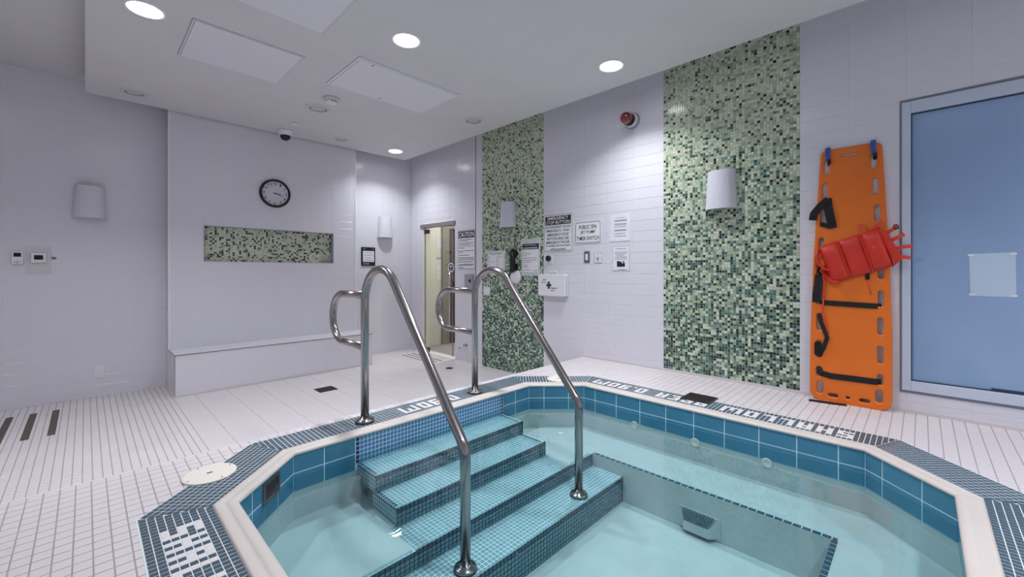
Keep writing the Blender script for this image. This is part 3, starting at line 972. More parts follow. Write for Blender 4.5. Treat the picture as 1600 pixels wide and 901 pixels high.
for x, y, z in ((1.698, 0.95, ZC), (0.278, -1.0, ZC), (1.698, -0.95, ZC), (3.13, -1.8, ZC), (-0.78, 3.9, ZR)):  # unseen lamps added as fill light for the room
    downlight(x, y, 'unseen fill downlight added in the ceiling outside the picture', z, 0.5 if z == ZR else 1.0)

def hatch(x0, x1, y0, y1, label, framed):
    e = empty('access_hatch', ((x0 + x1) / 2, (y0 + y1) / 2, ZC), label=label, cat='hatch', group='ceiling access hatches')
    hx, hy = (x1 - x0) / 2, (y1 - y0) / 2
    w = 0.022 if framed else 0.012
    d = MB().box((-hx + w + .003, -hy + w + .003, -.007), (hx - w - .003, hy - w - .003, 0)).build('door', 'panel_paint', e)
    fr_ = MB()
    for q in sub_rect((-hx, hx, -hy, hy), [(-hx + w, hx - w, -hy + w, hy - w)]):
        fr_.box((q[0], q[2], -.005), (q[1], q[3], 0))
    fr_.build('frame', 'panel_paint' if framed else 'ceiling_paint', e)
    sh_ = MB()  # grey strip that paints the shadow line around the hatch
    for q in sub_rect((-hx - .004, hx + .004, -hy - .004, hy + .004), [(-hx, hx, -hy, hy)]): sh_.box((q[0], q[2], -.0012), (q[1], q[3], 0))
    sh_.build('painted_shadow_line', 'grey_plastic', e)
    if framed:
        for x, y in ((0, hy - w - .03), (-hx + .14, -hy + w + .03)):
            MB().lathe([(0.008, -.007), (0.008, -.010), (0.0004, -.011)], 12, c=(x, y, 0)).build('latch', 'grey_plate', d)
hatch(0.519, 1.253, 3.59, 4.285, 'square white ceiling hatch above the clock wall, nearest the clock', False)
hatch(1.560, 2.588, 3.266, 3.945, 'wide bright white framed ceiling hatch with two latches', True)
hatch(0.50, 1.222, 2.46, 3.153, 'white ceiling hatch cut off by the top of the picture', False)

def speaker(x, y, r, label):
    e = empty('ceiling_speaker', (x, y, ZC), label=label, cat='speaker', group='round ceiling speakers')
    MB().lathe([(r, 0), (r, -.004), (r * .93, -.010), (r * .72, -.011), (r * .69, -.008)], 36, cap=False).build('rim', 'speaker_white', e)
    MB().lathe([(r * .70, -.006), (r * .5, -.009), (0.0005, -.010)], 32).build('grille', 'cream_plastic', e)
speaker(1.743, 4.62, 0.128, 'round white ceiling speaker beside the smoke detector')
speaker(3.144, 3.706, 0.118, 'round white ceiling speaker near the narrow mosaic band')
speaker(2.361, 5.476, 0.092, 'small round cream ceiling speaker above the clock wall end')
speaker(0.332, 5.486, 0.104, 'round white ceiling speaker above the thermostat wall')
e = empty('smoke_detector', (1.741, 4.265, ZC), label='white smoke detector on the ceiling next to the hatch', cat='detector')
MB().lathe([(0.080, 0), (0.080, -.014), (0.072, -.024)], 28).build('base', 'speaker_white', e)
MB().lathe([(0.060, -.024), (0.055, -.046), (0.040, -.054), (0.0005, -.056)], 24).build('head', 'white_plastic', e)
MB().box((-.02, -.056, -.044), (.02, -.050, -.034)).build('vent', 'dark_metal', e)
e = empty('sprinkler_cover', (1.733, 5.295, ZC), label='flat white round sprinkler cover plate on the ceiling', cat='sprinkler')
MB().lathe([(0.05, -.004), (0.05, -.009), (0.046, -.010), (0.0005, -.010)], 24).build('plate', 'white_plastic', e)
MB().lathe([(0.030, 0.0), (0.030, -.005)], 16).build('collar', 'grey_plate', e)
e = empty('dome_camera', (1.735, 5.64, ZC), label='white dome security camera hanging at the ceiling edge', cat='camera')
MB().lathe([(0.086, 0), (0.086, -.022), (0.080, -.028), (0.078, -.06), (0.070, -.068)], 28).build('housing', 'white_plastic', e)
MB().lathe([(0.060, -.066), (0.058, -.085), (0.046, -.108), (0.026, -.122), (0.0005, -.126)], 24).build('dome', 'black_plastic', e)

# ------------------------------------------------------------------ wall lamps
def sconce(loc, rz, label):
    e = empty('wall_sconce', loc, rz, label=label, cat='wall lamp', group='white half-cone wall lamps')
    wt, wbm, dpt, dpb, h = 0.108, 0.126, 0.085, 0.105, 0.325
    b = MB(); seg = 16
    outer, inner = [], []
    for (w, d, z) in ((wbm, dpb, -h / 2), (wt, dpt, h / 2)):
        for k in range(seg + 1):
            a = math.pi * k / seg
            outer.append((-w * math.cos(a), -d * math.sin(a) ** .8, z))
        for k in range(seg + 1):
            a = math.pi * k / seg
            inner.append((-(w - .006) * math.cos(a), -(d - .006) * math.sin(a) ** .8, z))
    n_ = seg + 1
    f = [(k, k + 1, k + 1 + n_, k + n_) for k in range(seg)]
    b.add(outer, f, 0, True); b.add(inner, [tuple(reversed(q)) for q in f], 0, True)
    for base in (0, n_):
        b.add([outer[base + k] for k in range(n_)] + [inner[base + k] for k in range(n_)], [(k, k + 1, k + 1 + n_, k + n_) for k in range(seg)])
    b.build('shade', 'sconce_white', e)
    MB().box((-.07, -.012, -.10), (.07, -.001, .10)).build('back_plate', 'white_plastic', e)
    MB().lathe([(0.018, 0), (0.018, .05), (0.012, .06), (0.0005, .064)], 14, c=(0, -.045, -.06)).build('lamp_holder', 'cream_plastic', e)
    MB().box((-.012, -.055, -.075), (.012, -.012, -.06)).build('arm', 'steel_brushed', e)
sconce((0.027, YB - .001, 1.992), 0, 'white half-cone wall lamp on the wall above the thermostats')
sconce((3.315, YB - .001, 1.982), 0, 'white half-cone wall lamp beside the small framed notice')
sconce((XW - .003, 3.78, 2.008), RW, 'white half-cone wall lamp on the narrow mosaic band by the phone')
sconce((XW - .003, 1.218, 1.978), RW, 'white half-cone wall lamp on the wide mosaic band by the rescue board')

# ------------------------------------------------------------------ clock
e = empty('wall_clock', (1.677, FY - .002, 2.272), label='round black rimmed wall clock above the mosaic niche', cat='clock')
R_ = 0.178
MB().lathe([(R_, 0), (R_, .022), (R_ - .008, .034), (R_ - .022, .036), (R_ - .028, .026), (R_ - .028, .008)], 48, axis='y', cap=False).build('rim', 'black_plastic', e)
face = MB().lathe([(R_ - .026, 0.002), (R_ - .026, .010)], 48, axis='y').build('face', 'clock_face', e)
for k in range(12):
    a = math.radians(90 - 30 * (k + 1)); rr = R_ - .052
    s_ = str(k + 1)
    text(s_, 0.021 * len(s_), 0.034, rr * math.cos(a), rr * math.sin(a), -.0105, 'ink', face, 'numeral')
def hand(name, L, w, ang, y, tail=.02):
    a = math.radians(90 - ang); d = (math.cos(a), math.sin(a)); p_ = (-d[1], d[0])
    pts = [(-d[0] * tail + p_[0] * w, -d[1] * tail + p_[1] * w), (-d[0] * tail - p_[0] * w, -d[1] * tail - p_[1] * w), (d[0] * L - p_[0] * w * .6, d[1] * L - p_[1] * w * .6), (d[0] * L + p_[0] * w * .6, d[1] * L + p_[1] * w * .6)]
    v = [(p[0], y, p[1]) for p in pts] + [(p[0], y + .0015, p[1]) for p in pts]
    MB().add(v, [(0, 1, 2, 3), (7, 6, 5, 4), (0, 4, 5, 1), (1, 5, 6, 2), (2, 6, 7, 3), (3, 7, 4, 0)]).build(name, 'ink', e)
hand('hour_hand', .062, .006, 99, -.013)
hand('minute_hand', .098, .0042, 106, -.016)
MB().lathe([(0.009, .010), (0.009, .018), (0.0004, .019)], 14, axis='y').build('hub', 'ink', e)
MB().lathe([(R_ - .027, .0255), (R_ - .027, .027)], 40, axis='y').build('glass', 'clock_glass', e)

# ------------------------------------------------------------------ notices and signs
def sheet(name, loc, rz, w, h, label, cat, border=None, m_='white_sign', t=0.004, rad=0.0, group=None):
    """plate centred on loc; local x to the viewer's right, -y towards the viewer"""
    e = empty(name, loc, rz, label=label, cat=cat, group=group)
    b = MB().rbox((-w / 2, -t, -h / 2), (w / 2, 0, h / 2), max(rad, .002))
    b.build('plate', m_, e)
    if border:
        ins, lw = border
        o_, i_ = MB().rbox((-w / 2 + ins, 0, -h / 2 + ins), (w / 2 - ins, 1, h / 2 - ins), max(rad - ins, .002)), MB().rbox((-w / 2 + ins + lw, 0, -h / 2 + ins + lw), (w / 2 - ins - lw, 1, h / 2 - ins - lw), max(rad - ins - lw, .0015))
        n_ = len(o_.v) // 2
        MB().add([(p[0], -t - .0008, p[2]) for p in o_.v[:n_]] + [(p[0], -t - .0008, p[2]) for p in i_.v[:n_]], [(k, (k + 1) % n_, (k + 1) % n_ + n_, k + n_) for k in range(n_)]).build('border', 'ink', e)
    return e, -t - .0012
def band(e, x0, x1, z0, z1, y, m_='ink', name='band'):
    return MB().box((x0, y, z0), (x1, y + .0006, z1)).build(name, m_, e)
def rules(e, rows, y, m_='ink_soft', th=0.004):
    """illegible print: one thin strip for each line of it"""
    for (x0, x1, z) in rows:
        MB().box((x0, y, z - th / 2), (x1, y + .0005, z + th / 2)).build('print_line', m_, e)
XS = XW - .004

e, y = sheet('emergency_stop_sign', (XS, 2.982, 1.733), RW, 0.430, 0.440, 'white emergency stop button sign with black heading', 'sign', (.010, .005), rad=.03)
band(e, -.185, .185, .092, .192, y)
text('EMERGENCY', .30, .036, 0, .166, y - .0008, 'sign_white_text', e)
text('STOP BUTTON', .335, .036, 0, .119, y - .0008, 'sign_white_text', e)
for s_, w, z in (('IN THE EVENT OF AN', .36, .065), ('EMERGENCY,  PUSH', .33, .021), ('EMERGENCY STOP', .31, -.023), ('BUTTON AND USE', .31, -.067), ('EMERGENCY PHONE.', .345, -.111)):
    text(s_, w, .030, 0, z, y, 'ink', e)
text('An Audible And Visual Signal', .36, .028, 0, -.150, y, 'ink', e)
text('will be activated', .22, .026, 0, -.187, y, 'ink', e)

e, y = sheet('timer_switch_sign', (XS, 2.573, 1.710), RW, 0.335, 0.240, 'white public spa jet pump timer switch sign', 'sign', (.008, .005), rad=.03)
for s_, w, z in (('PUBLIC SPA', .225, .058), ('JET PUMP', .19, -.002), ('TIMER SWITCH', .285, -.064)):
    text(s_, w, .042, 0, z, y, 'ink', e)

e, y = sheet('caution_sign', (XS, 4.630, 1.600), RW, 0.384, 0.560, 'tall white caution sign beside the glass door', 'sign', (.006, .005), rad=.014)
band(e, -.178, .178, .165, .262, y)
text('CAUTION', .335, .070, 0, .214, y - .0008, 'sign_white_text', e)
rules(e, [(-.165, .14, .142), (-.165, .05, .120), (-.165, .16, .090), (-.165, .10, .066), (-.165, -.03, .022), (-.165, .165, -.020), (-.165, -.08, -.044), (-.165, .06, -.082),
          (-.165, .165, -.118), (-.165, .165, -.140), (-.165, .14, -.178), (-.165, .165, -.212), (-.165, .15, -.226), (-.165, -.06, -.256)], y, 'ink', .007)
rules(e, [(-.18, .18, .044), (-.18, .18, -.160)], y, 'ink', .003)

e, y = sheet('telephone_notice', (XS, 4.014, 1.432), RW, 0.344, 0.252, 'small white emergency telephone notice on the narrow mosaic band', 'sign', (.016, .004), rad=.006)
text('Emergency Telephone', .24, .026, 0, .085, y, 'ink', e)
rules(e, [(x, x + w, z) for z in (.045, .015, -.017, -.05, -.082) for x, w in ((-.14, .03), (.005, .05))], y, 'ink_soft', .006)
rules(e, [(-.10, -.04, -.017), (.06, .12, .045)], y, 'ink_soft', .005)

e, y = sheet('procedure_notice', (XS, 3.404, 1.460), RW, 0.300, 0.448, 'tall white emergency procedure notice with a black band', 'sign', (.012, .004), rad=.006)
text('Emergency Procedure', .22, .020, 0, .186, y, 'ink', e)
band(e, -.132, .132, .098, .166, y)
text('In Case of Emergency', .21, .020, 0, .146, y - .0008, 'sign_white_text', e)
rules(e, [(-.115, .115, .114)], y - .0008, 'sign_white_text', .009)
rules(e, [(-.12, -.08, .07), (-.12, .0, .045), (-.12, -.06, .02), (-.12, .11, -.01), (-.12, .10, -.035), (-.12, .02, -.06), (-.12, -.05, -.10), (-.12, -.04, -.118), (-.12, .0, -.155), (.05, .12, -.165), (-.12, .12, -.19)], y, 'ink_soft', .006)

e, y = sheet('printed_page', (XS, 2.178, 1.732), RW, 0.212, 0.272, 'white printed page of grey text taped above another page', 'paper', m_='paper', t=.002)
rules(e, [(-.05, .05, .10), (-.07, .07, .076), (-.07, .07, .068), (-.07, .065, .04), (-.07, .068, .03), (-.07, .06, .01), (-.07, .065, -.022), (-.07, .06, -.03), (-.07, .05, -.06), (-.07, .062, -.085)], y, 'ink_soft', .0045)
MB().box((-.125, -.002, -.136), (-.106, -.0002, .136)).build('sleeve_edge', 'white_plastic', e)
e, y = sheet('picture_page', (XS, 2.175, 1.423), RW, 0.204, 0.258, 'white page with a small dark picture under another page', 'paper', (.006, .002), m_='paper', t=.002)
rules(e, [(-.055, .055, .095), (-.07, .07, .060), (-.07, .06, .042), (-.05, .03, .026), (-.07, .07, .010), (-.07, .06, -.008), (-.03, .05, -.115)], y, 'ink_soft', .0045)
b = MB().box((-.045, y, -.088), (.045, y + .0005, -.075)).box((-.045, y, -.075), (-.02, y + .0005, -.030)).box((-.02, y, -.075), (.01, y + .0005, -.036)).box((.01, y, -.075), (.024, y + .0005, -.055)).box((.024, y, -.075), (.036, y + .0005, -.028)).box((.036, y, -.075), (.045, y + .0005, -.05))
b.build('picture', 'ink', e)

e, y = sheet('framed_notice', (3.038, YB - .002, 1.515), 0, 0.222, 0.284, 'small dark green framed notice on the wall by the corner', 'picture frame', m_='frame_green', t=.014)
band(e, -.090, .092, -.082, .085, y - .0006, 'paper', 'sheet')
rules(e, [(-.07, .07, .055), (-.07, .07, .02), (-.04, .05, -.02), (-.07, .07, -.055)], y - .0014, 'ink_soft', .006)
band(e, -.085, .01, -.122, -.100, y - .0006, 'frame_label', 'label_strip')
band(e, -.085, -.05, .108, .122, y - .0006, 'frame_label', 'label_strip')
band(e, .055, .085, .110, .120, y - .0006, 'frame_label', 'label_strip')

# ------------------------------------------------------------------ wall devices
def thermostat(loc, w, h, label, screen, backplate=None):
    e = empty('thermostat', loc, label=label, cat='thermostat')
    if backplate:
        bw, bh, bz = backplate
        MB().rbox((-bw / 2, -.006, bz - bh / 2), (bw / 2, 0, bz + bh / 2), .008).build('back_plate', 'speaker_white', e)
    bevel(MB().rbox((-w / 2, -.03, -h / 2), (w / 2, -.004 if backplate else 0, h / 2), .006).build('body', 'white_plastic', e), .003)
    sw, sh_, sz = screen
    MB().box((-sw / 2, -.0315, sz - sh_ / 2), (sw / 2, -.0295, sz + sh_ / 2)).build('screen', 'screen_dark', e)
    if not backplate:
        for p in ((0, -.030), (-.018, -.038), (.018, -.038), (0, -.046)):
            MB().lathe([(.006, .030), (.006, .032), (.0004, .0325)], 8, axis='y', c=(p[0], 0, p[1])).build('button', 'grey_plastic', e)
thermostat((-0.449, YB - .0005, 1.416), 0.070, 0.118, 'narrow white thermostat with buttons, beside the larger one', (.046, .036, .028))
thermostat((-0.317, YB - .0005, 1.418), 0.096, 0.092, 'wider white thermostat in a grey backing plate', (.058, .044, .004), (.160, .262, -.025))
e = empty('cable_stub', (-0.219, YB - .0005, 1.418), label='tiny grey fitting beside the wider thermostat', cat='fitting')
MB().rbox((-.014, -.012, -.009), (.014, 0, .009), .003).build('body', 'grey_plate', e)
MB().box((-.003, -.0135, -.007), (.003, -.012, .007)).build('slot', 'dark_metal', e)
def outlet(loc, rz, label, w=.072, h=.112, m_='white_plastic'):
    e = empty('power_outlet', loc, rz, label=label, cat='outlet')
    bevel(MB().rbox((-w / 2, -.006, -h / 2), (w / 2, 0, h / 2), .006).build('plate', m_, e), .0015)
    MB().rbox((-.017, -.0085, -.033), (.017, -.006, .033), .008).build('insert', m_, e)
    for z in (.017, -.017):
        for x in (-.006, .006): MB().box((x - .0012, -.0092, z - .005), (x + .0012, -.0084, z + .005)).build('slot', 'ink_soft', e)
outlet((0.098, YB - .0005, 0.246), 0, 'white power outlet low on the wall below the thermostats')
e = empty('blank_plate', (XS, 4.194, 1.022), RW, label='plain white blank cover plate on the narrow mosaic band', cat='cover plate')
bevel(MB().rbox((-.064, -.008, -.056), (.064, 0.0005, .056), .008).build('plate', 'white_plastic', e), .002)
for z in (-.04, .04): MB().lathe([(.004, .008), (.0003, .009)], 8, axis='y', c=(0, 0, z)).build('screw', 'grey_plastic', e)
e = empty('control_box', (XW - .0025, 4.552, 1.153), RW, label='grey metal control box under the caution sign', cat='control box')
bevel(MB().rbox((-.086, -.035, -.096), (.086, 0, .096), .01).build('housing', 'grey_plastic', e), .004)
MB().lathe([(.020, .035), (.020, .046), (.014, .052), (.0004, .053)], 16, axis='y', c=(.036, 0, .004)).build('button', 'black_plastic', e)
e = empty('water_spout', (XW - .0025, 4.63, 0.235), RW, label='small chrome water spout low on the wall by the door', cat='spout')
MB().lathe([(.035, 0), (.035, .006), (.024, .010)], 18, axis='y').build('collar', 'chrome', e)
MB().tube(fillet([(0, -.004, 0), (-.01, -.07, .004), (-.02, -.12, -.05)], [.05], 8), .017, 14).build('spout', 'chrome', e)
e = empty('emergency_button', (XW - .0025, 3.108, 1.432), RW, label='black emergency push button on a small white plate', cat='button')
MB().rbox((-.048, -.008, -.052), (.048, 0, .050), .006).build('plate', 'white_plastic', e)
MB().lathe([(.026, .008), (.026, .024), (.034, .026), (.034, .040), (.028, .046), (.0004, .047)], 20, axis='y', c=(.004, 0, .006)).build('button', 'black_plastic', e)
e = empty('wall_switch', (XW - .0025, 2.586, 1.443), RW, label='grey timer wall switch below the public spa sign', cat='switch')
bevel(MB().rbox((-.036, -.007, -.062), (.036, 0, .062), .003).build('plate', 'grey_plate', e), .0015)
MB().box((-.015, -.0115, -.034), (.015, -.006, .034)).build('rocker', 'white_plastic', e)
e = empty('timer_dial', (XW - .0025, 2.445, 1.430), RW, label='square white timer plate with printed dial next to the grey switch', cat='timer')
MB().rbox((-.047, -.005, -.051), (.047, 0, .051), .003).build('plate', 'white_sign', e)
b = MB()
for k in range(14):
    a = math.radians(20 + 320 * k / 13 - 90)
    b.lathe([(.003, .005), (.003, .0058)], 6, axis='y', c=(.032 * math.cos(a), 0, .032 * math.sin(a)), smooth=False)
b.build('dial_print', 'ink_soft', e)
MB().lathe([(.014, .005), (.012, .016), (.0004, .017)], 16, axis='y').build('knob', 'grey_plastic', e)
MB().box((-.046, -.0056, -.050), (.046, -.0050, -.048)).box((-.046, -.0056, .048), (.046, -.0050, .050)).box((-.046, -.0056, -.05), (-.044, -.0050, .05)).box((.044, -.0056, -.05), (.046, -.0050, .05)).build('border', 'ink', e)

# first aid kit
e = empty('first_aid_kit', (XW - .0025, 3.027, 1.130), RW, label='white plastic first aid box with green cross and handle', cat='first aid kit')
bevel(MB().rbox((-.196, -.075, -.126), (.196, 0, .126), .018).build('case', 'white_plastic', e), .008)
MB().box((-.197, -.042, -.112), (-.1955, -.038, .112)).box((.1955, -.042, -.112), (.197, -.038, .112)).build('seam', 'grey_plastic', e)
hp = fillet([(-.062, -.04, .122), (-.062, -.04, .160), (.062, -.04, .160), (.062, -.04, .122)], [.02, .02], 6)
MB().tube(hp, .0075, 10).build('handle', 'white_plastic', e)
cr = MB().box((-.066, -.0765, -.014), (.004, -.0752, .014)).box((-.045, -.0768, -.042), (-.017, -.0753, .042)).build('cross', 'green_cross', e)
text('FIRST', .052, .017, -.094, .060, -.0758, 'ink', e)
text('AID KIT', .075, .017, -.105, .032, -.0758, 'ink', e)
text('PREMIERS', .10, .017, .046, -.034, -.0758, 'ink', e)
text('SOINS', .058, .017, .024, -.060, -.0758, 'ink', e)

# emergency phone
e = empty('wall_phone', (XS, 3.672, 1.345), RW, label='black handset wall phone with round white base on mosaic', cat='phone')
MB().lathe([(.090, 0), (.090, .012), (.078, .030), (.05, .038), (.0005, .040)], 32, axis='y', c=(.022, 0, -.125)).build('base', 'white_plastic', e)
hs = [(-.018, -.030, .200), (.012, -.045, .185), (.020, -.060, .12), (.018, -.062, .04), (.010, -.056, -.02), (-.012, -.05, -.05)]
MB().tube(fillet(hs, [.03, .05, .05, .03], 5), [.026] * 1 + [.030] * 12 + [.036] * 6 + [.040] * 5 + [.030] * 1 + [.026] * 1 if False else .036, 14).build('handset', 'black_plastic', e)
MB().rbox((-.028, -.075, .135), (.055, -.002, .200), .015).build('earpiece', 'black_plastic', e)
MB().rbox((-.020, -.072, -.055), (.058, -.002, .03), .018).build('mouthpiece', 'black_plastic', e)
cp = [(-.005 + .012 * math.cos(t * 1.5), -.030 + .010 * math.sin(t * 1.5), -.05 - .004 * t) for t in range(0, 44)]
cp += [(-.035 + .0 * k, -.02, -.226 + .004 * k) for k in range(0, 3)]
MB().tube([(-.020, -.03, -.05), (-.058, -.025, -.10), (-.066, -.022, -.17), (-.045, -.02, -.222), (-.010, -.02, -.19)], .010, 8).build('cord', 'black_rubber', e)

# alarm beacon
e = empty('alarm_beacon', (XW - .0025, 2.050, 2.778), RW, label='dark red alarm beacon dome high on the white wall', cat='beacon')
MB().lathe([(.080, 0), (.080, .018), (.074, .022)], 30, axis='y').build('back_ring', 'grey_plastic', e)
MB().lathe([(.070, .020), (.070, .050), (.066, .056)], 30, axis='y').build('collar', 'white_plastic', e)
MB().lathe([(.060, .055), (.060, .085)], 28, axis='y').build('band', 'black_plastic', e)
MB().lathe([(.058, .084), (.057, .125), (.052, .150), (.038, .166), (.018, .174), (.0005, .176)], 28, axis='y').build('dome', 'dome_red', e)

# ------------------------------------------------------------------ window in the right wall
w = empty('window_1', (XW, (WIN[0] + WIN[1]) / 2, WIN[2]), label='large blue glazed window in a pale frame beside the rescue board', cat='window', kind='structure')
wl = (XW, (WIN[0] + WIN[1]) / 2, WIN[2])
def wp(o): return wplace(o, wl)
b = MB()
for q in sub_rect((WIN[0] - .004, WIN[1] + .010, WIN[2] - .016, WIN[3] + .016), [(WIN[0] + .004, WIN[1] - .002, WIN[2] - .002, WIN[3] + .002)]): b.box((XW - .006, q[0], q[2]), (XW + .03, q[1], q[3]))
wp(b.build('outer_seal', 'window_seal', w))
b = MB()
for q in sub_rect((WIN[0], WIN[1], WIN[2], WIN[3]), [(WIN[0] + .05, WIN[1] - .044, WIN[2] + .064, WIN[3] - .076)]): b.box((XW - .012, q[0], q[2]), (XW + .09, q[1], q[3]))
wp(bevel(b.build('window_frame', 'window_frame', w), .003))
b = MB()
for q in sub_rect((WIN[0] + .049, WIN[1] - .043, WIN[2] + .063, WIN[3] - .075), [(WIN[0] + .058, WIN[1] - .050, WIN[2] + .070, WIN[3] - .083)]): b.box((XW + .01, q[0], q[2]), (XW + .03, q[1], q[3]))
wp(b.build('gasket', 'window_gasket', w))
wp(MB().box((XW + .022, WIN[0] + .05, WIN[2] + .06), (XW + .030, WIN[1] - .044, WIN[3] - .07)).build('pane', 'blue_glass', w))
wp(MB().box((XW + .014, -.50, WIN[2] + .064), (XW + .022, -.30, WIN[2] + .082)).build('latch_strip', 'window_gasket', w))
e = empty('taped_sheet', (XW + .021, -.302, 1.269), RW, label='pale blue square paper sheet taped to the window', cat='paper')
MB().add([(-.094, 0, .128), (.092, 0, .132), (.094, 0, -.132), (-.088, 0, -.130), (-.094, .001, .128), (.092, .001, .132), (.094, .001, -.132), (-.088, .001, -.130)],
         [(0, 1, 2, 3), (7, 6, 5, 4), (0, 4, 5, 1), (1, 5, 6, 2), (2, 6, 7, 3), (3, 7, 4, 0)]).build('sheet', 'blue_sheet', e)
for x, z in ((-.085, .12), (.083, .124), (.085, -.124), (-.08, -.122)):
    MB().box((x - .014, -.0015, z - .006), (x + .014, -.0002, z + .006)).build('tape', 'paper', e)

# ------------------------------------------------------------------ glass door and the room behind
door = empty('door_1', (XW, 5.31, 0), label='frameless clear glass door with steel header and round black decal', cat='door', kind='structure')
dl = (XW, 5.31, 0)
def dp(o): return wplace(o, dl)
b = MB().box((XW - .02, 4.890, 1.972), (XW + .06, 5.785, 2.036)); dp(bevel(b.build('header', 'steel_brushed', door), .004))
b = MB().box((XW + .0, 5.708, 0), (XW + .119, 5.7195, 1.96)); dp(b.build('jamb', 'cream_wall', door))
b = MB().box((XW + .018, 5.703, 0), (XW + .034, 5.709, 1.96)); dp(b.build('glazing_bead', 'steel_brushed', door))
dp(MB().box((XW + .022, 4.99, 0.012), (XW + .032, 5.702, 1.95)).build('pane', 'door_glass', door))
dp(MB().box((XW + .020, 4.987, 0.012), (XW + .034, 4.992, 1.95)).build('glass_edge', 'steel_brushed', door))
for z0, z1 in ((0.01, 0.075), (1.89, 1.95)):
    dp(bevel(MB().box((XW + .010, 5.60, z0), (XW + .044, 5.71, z1)).build('hinge', 'dark_metal', door), .003))
M = Matrix.Translation((XW + .020, 5.022, 1.345)) @ Matrix.Rotation(RW, 4, 'Z')
dc = place('decal', MB().lathe([(.070, 0), (.070, .001)], 28, axis='y').mesh('decal', 'sign_white_text'), door, M); dp(dc)
MB().lathe([(.054, .001), (.054, .0014)], 28, axis='y').build('disc', 'ink', dc)
MB().box((-.028, -.0022, .006), (.028, -.0015, .020)).box((-.008, -.0022, -.008), (.008, -.0015, .036)).box((-.02, -.0022, -.034), (.02, -.0015, -.026)).build('symbol', 'sign_white_text', dc)
dp(MB().tube([(XW + .0, 5.03, 1.27), (XW + .0, 5.03, 0.42)], .009, 12).box((XW, 5.025, 1.20), (XW + .024, 5.035, 1.21)).box((XW, 5.025, .48), (XW + .024, 5.035, .49)).build('pull_handle', 'chrome', door))
dp(MB().box((XW + .008, 4.945, 1.02), (XW + .05, 4.985, 1.13)).build('lock', 'dark_metal', door))
# side room
bx = MB()
bx.box((XW + .121, YB - .012, 0), (XW + 1.6, YB - .002, ZR)).box((XW + 1.6, 3.4, 0), (XW + 1.7, YB, ZR)).box((XW + .121, 3.4, 0), (XW + 1.6, 3.5, ZR))
t = bx.build('wall_side_room', 'cream_wall'); tag(t, 'cream walls of the side room seen through the glass door', 'wall', kind='structure')
e = empty('inner_doorway', (4.54, YB - .013, 0), label='taupe door frame with dark opening beyond the glass door', cat='door frame', kind='structure')
MB().box((-.135, -.05, 0), (0, 0, 2.05)).box((-.135, -.05, 2.05), (1.0, 0, 2.2)).build('frame', 'taupe', e)
MB().box((0.001, -.012, 0), (.90, -.001, 2.049)).build('door_leaf', 'dark_brown', e)
MB().lathe([(.018, .012), (.018, .05), (.028, .055), (.0005, .06)], 14, axis='y', c=(.06, 0, 1.05)).build('knob', 'chrome', e)
for z, h, s_ in ((1.795, .245, 'upper'), (1.31, .33, 'lower')):
    e, y = sheet('pinned_page', (4.395, YB - .014, z), 0, 0.18, h, 'pale page on the side room wall, the %s of two' % s_, 'paper', m_='paper', t=.003)
    rules(e, [(-.06, .06, h / 2 - .03), (-.06, .04, h / 2 - .06), (-.06, .05, 0)], y, 'ink_soft', .005)
e, y = sheet('name_strip', (4.395, YB - .014, 1.52), 0, 0.19, .03, 'narrow dark strip between two pages beyond the glass door', 'sign', m_='ink_soft', t=.003)
band(e, -.09, .09, -.003, .003, y, 'white_sign')
# a lamp of the side room
ld = bpy.data.lights.new('side_room_lamp', 'AREA'); ld.shape = 'DISK'; ld.size = 0.3; ld.energy = 20; ld.color = (1.0, 0.98, 0.93)
e = empty('side_room_light', (4.75, 5.0, ZR), label='round ceiling light of the side room', cat='downlight')
MB().lathe([(.16, 0), (.16, -.01), (.145, -.012), (.0005, -.013)], 24).build('lens', 'lamp_on', e)
lo = bpy.data.objects.new('side_room_lamp', ld); COL.objects.link(lo); lo.location = (0, 0, -.03); lo.parent = e

# ------------------------------------------------------------------ rescue board with straps and head immobiliser
LEAN = math.radians(-2.3)
bd = empty('spine_board', (3.708, 0.362, ZD + .004), RW, label='tall orange plastic rescue spine board leaning against the wall', cat='rescue board')
bd.rotation_euler = (LEAN, 0, RW)
H_ = 1.80
out = []
def corner(cx_, cz, r, a0, a1, n_=6):
    for k in range(n_ + 1):
        a = math.radians(a0 + (a1 - a0) * k / n_); out.append((cx_ + r * math.cos(a), cz + r * math.sin(a)))
corner(-.150, .066, .066, 180, 270); corner(.150, .066, .066, 270, 360)
out.append((.214, .50)); out.append((.200, 1.0))
corner(.128, H_ - .034, .034, 10, 90); corner(-.128, H_ - .034, .034, 90, 170)
out.append((-.200, 1.0)); out.append((-.214, .50))
holes = []
SR = [(.126, 1.682, .125), (.136, 1.508, .135), (.146, 1.321, .135), (.155, 1.12, .12), (.165, .914, .10), (.165, .74, .125), (.163, .556, .135), (.163, .365, .135), (.163, .201, .09)]
for x, z, h in SR:
    holes.append(capsule(x, z, .048, h)); holes.append(capsule(-x - .006, z, .048, h))
holes.append(capsule(.0, 1.752, .115, .034))
holes.append(capsule(-.006, .044, .040, .034, 6))
holes.append(capsule(.158, .088, .056, .105)); holes.append(capsule(-.162, .088, .056, .105))
holes.append(capsule(.084, .042, .076, .042)); holes.append(capsule(-.088, .044, .076, .042))
me = plate2d(out, holes, 0.042, 0.009)
me.materials.clear(); me.materials.append(MATS['orange_plastic'])
place('board', me, bd)
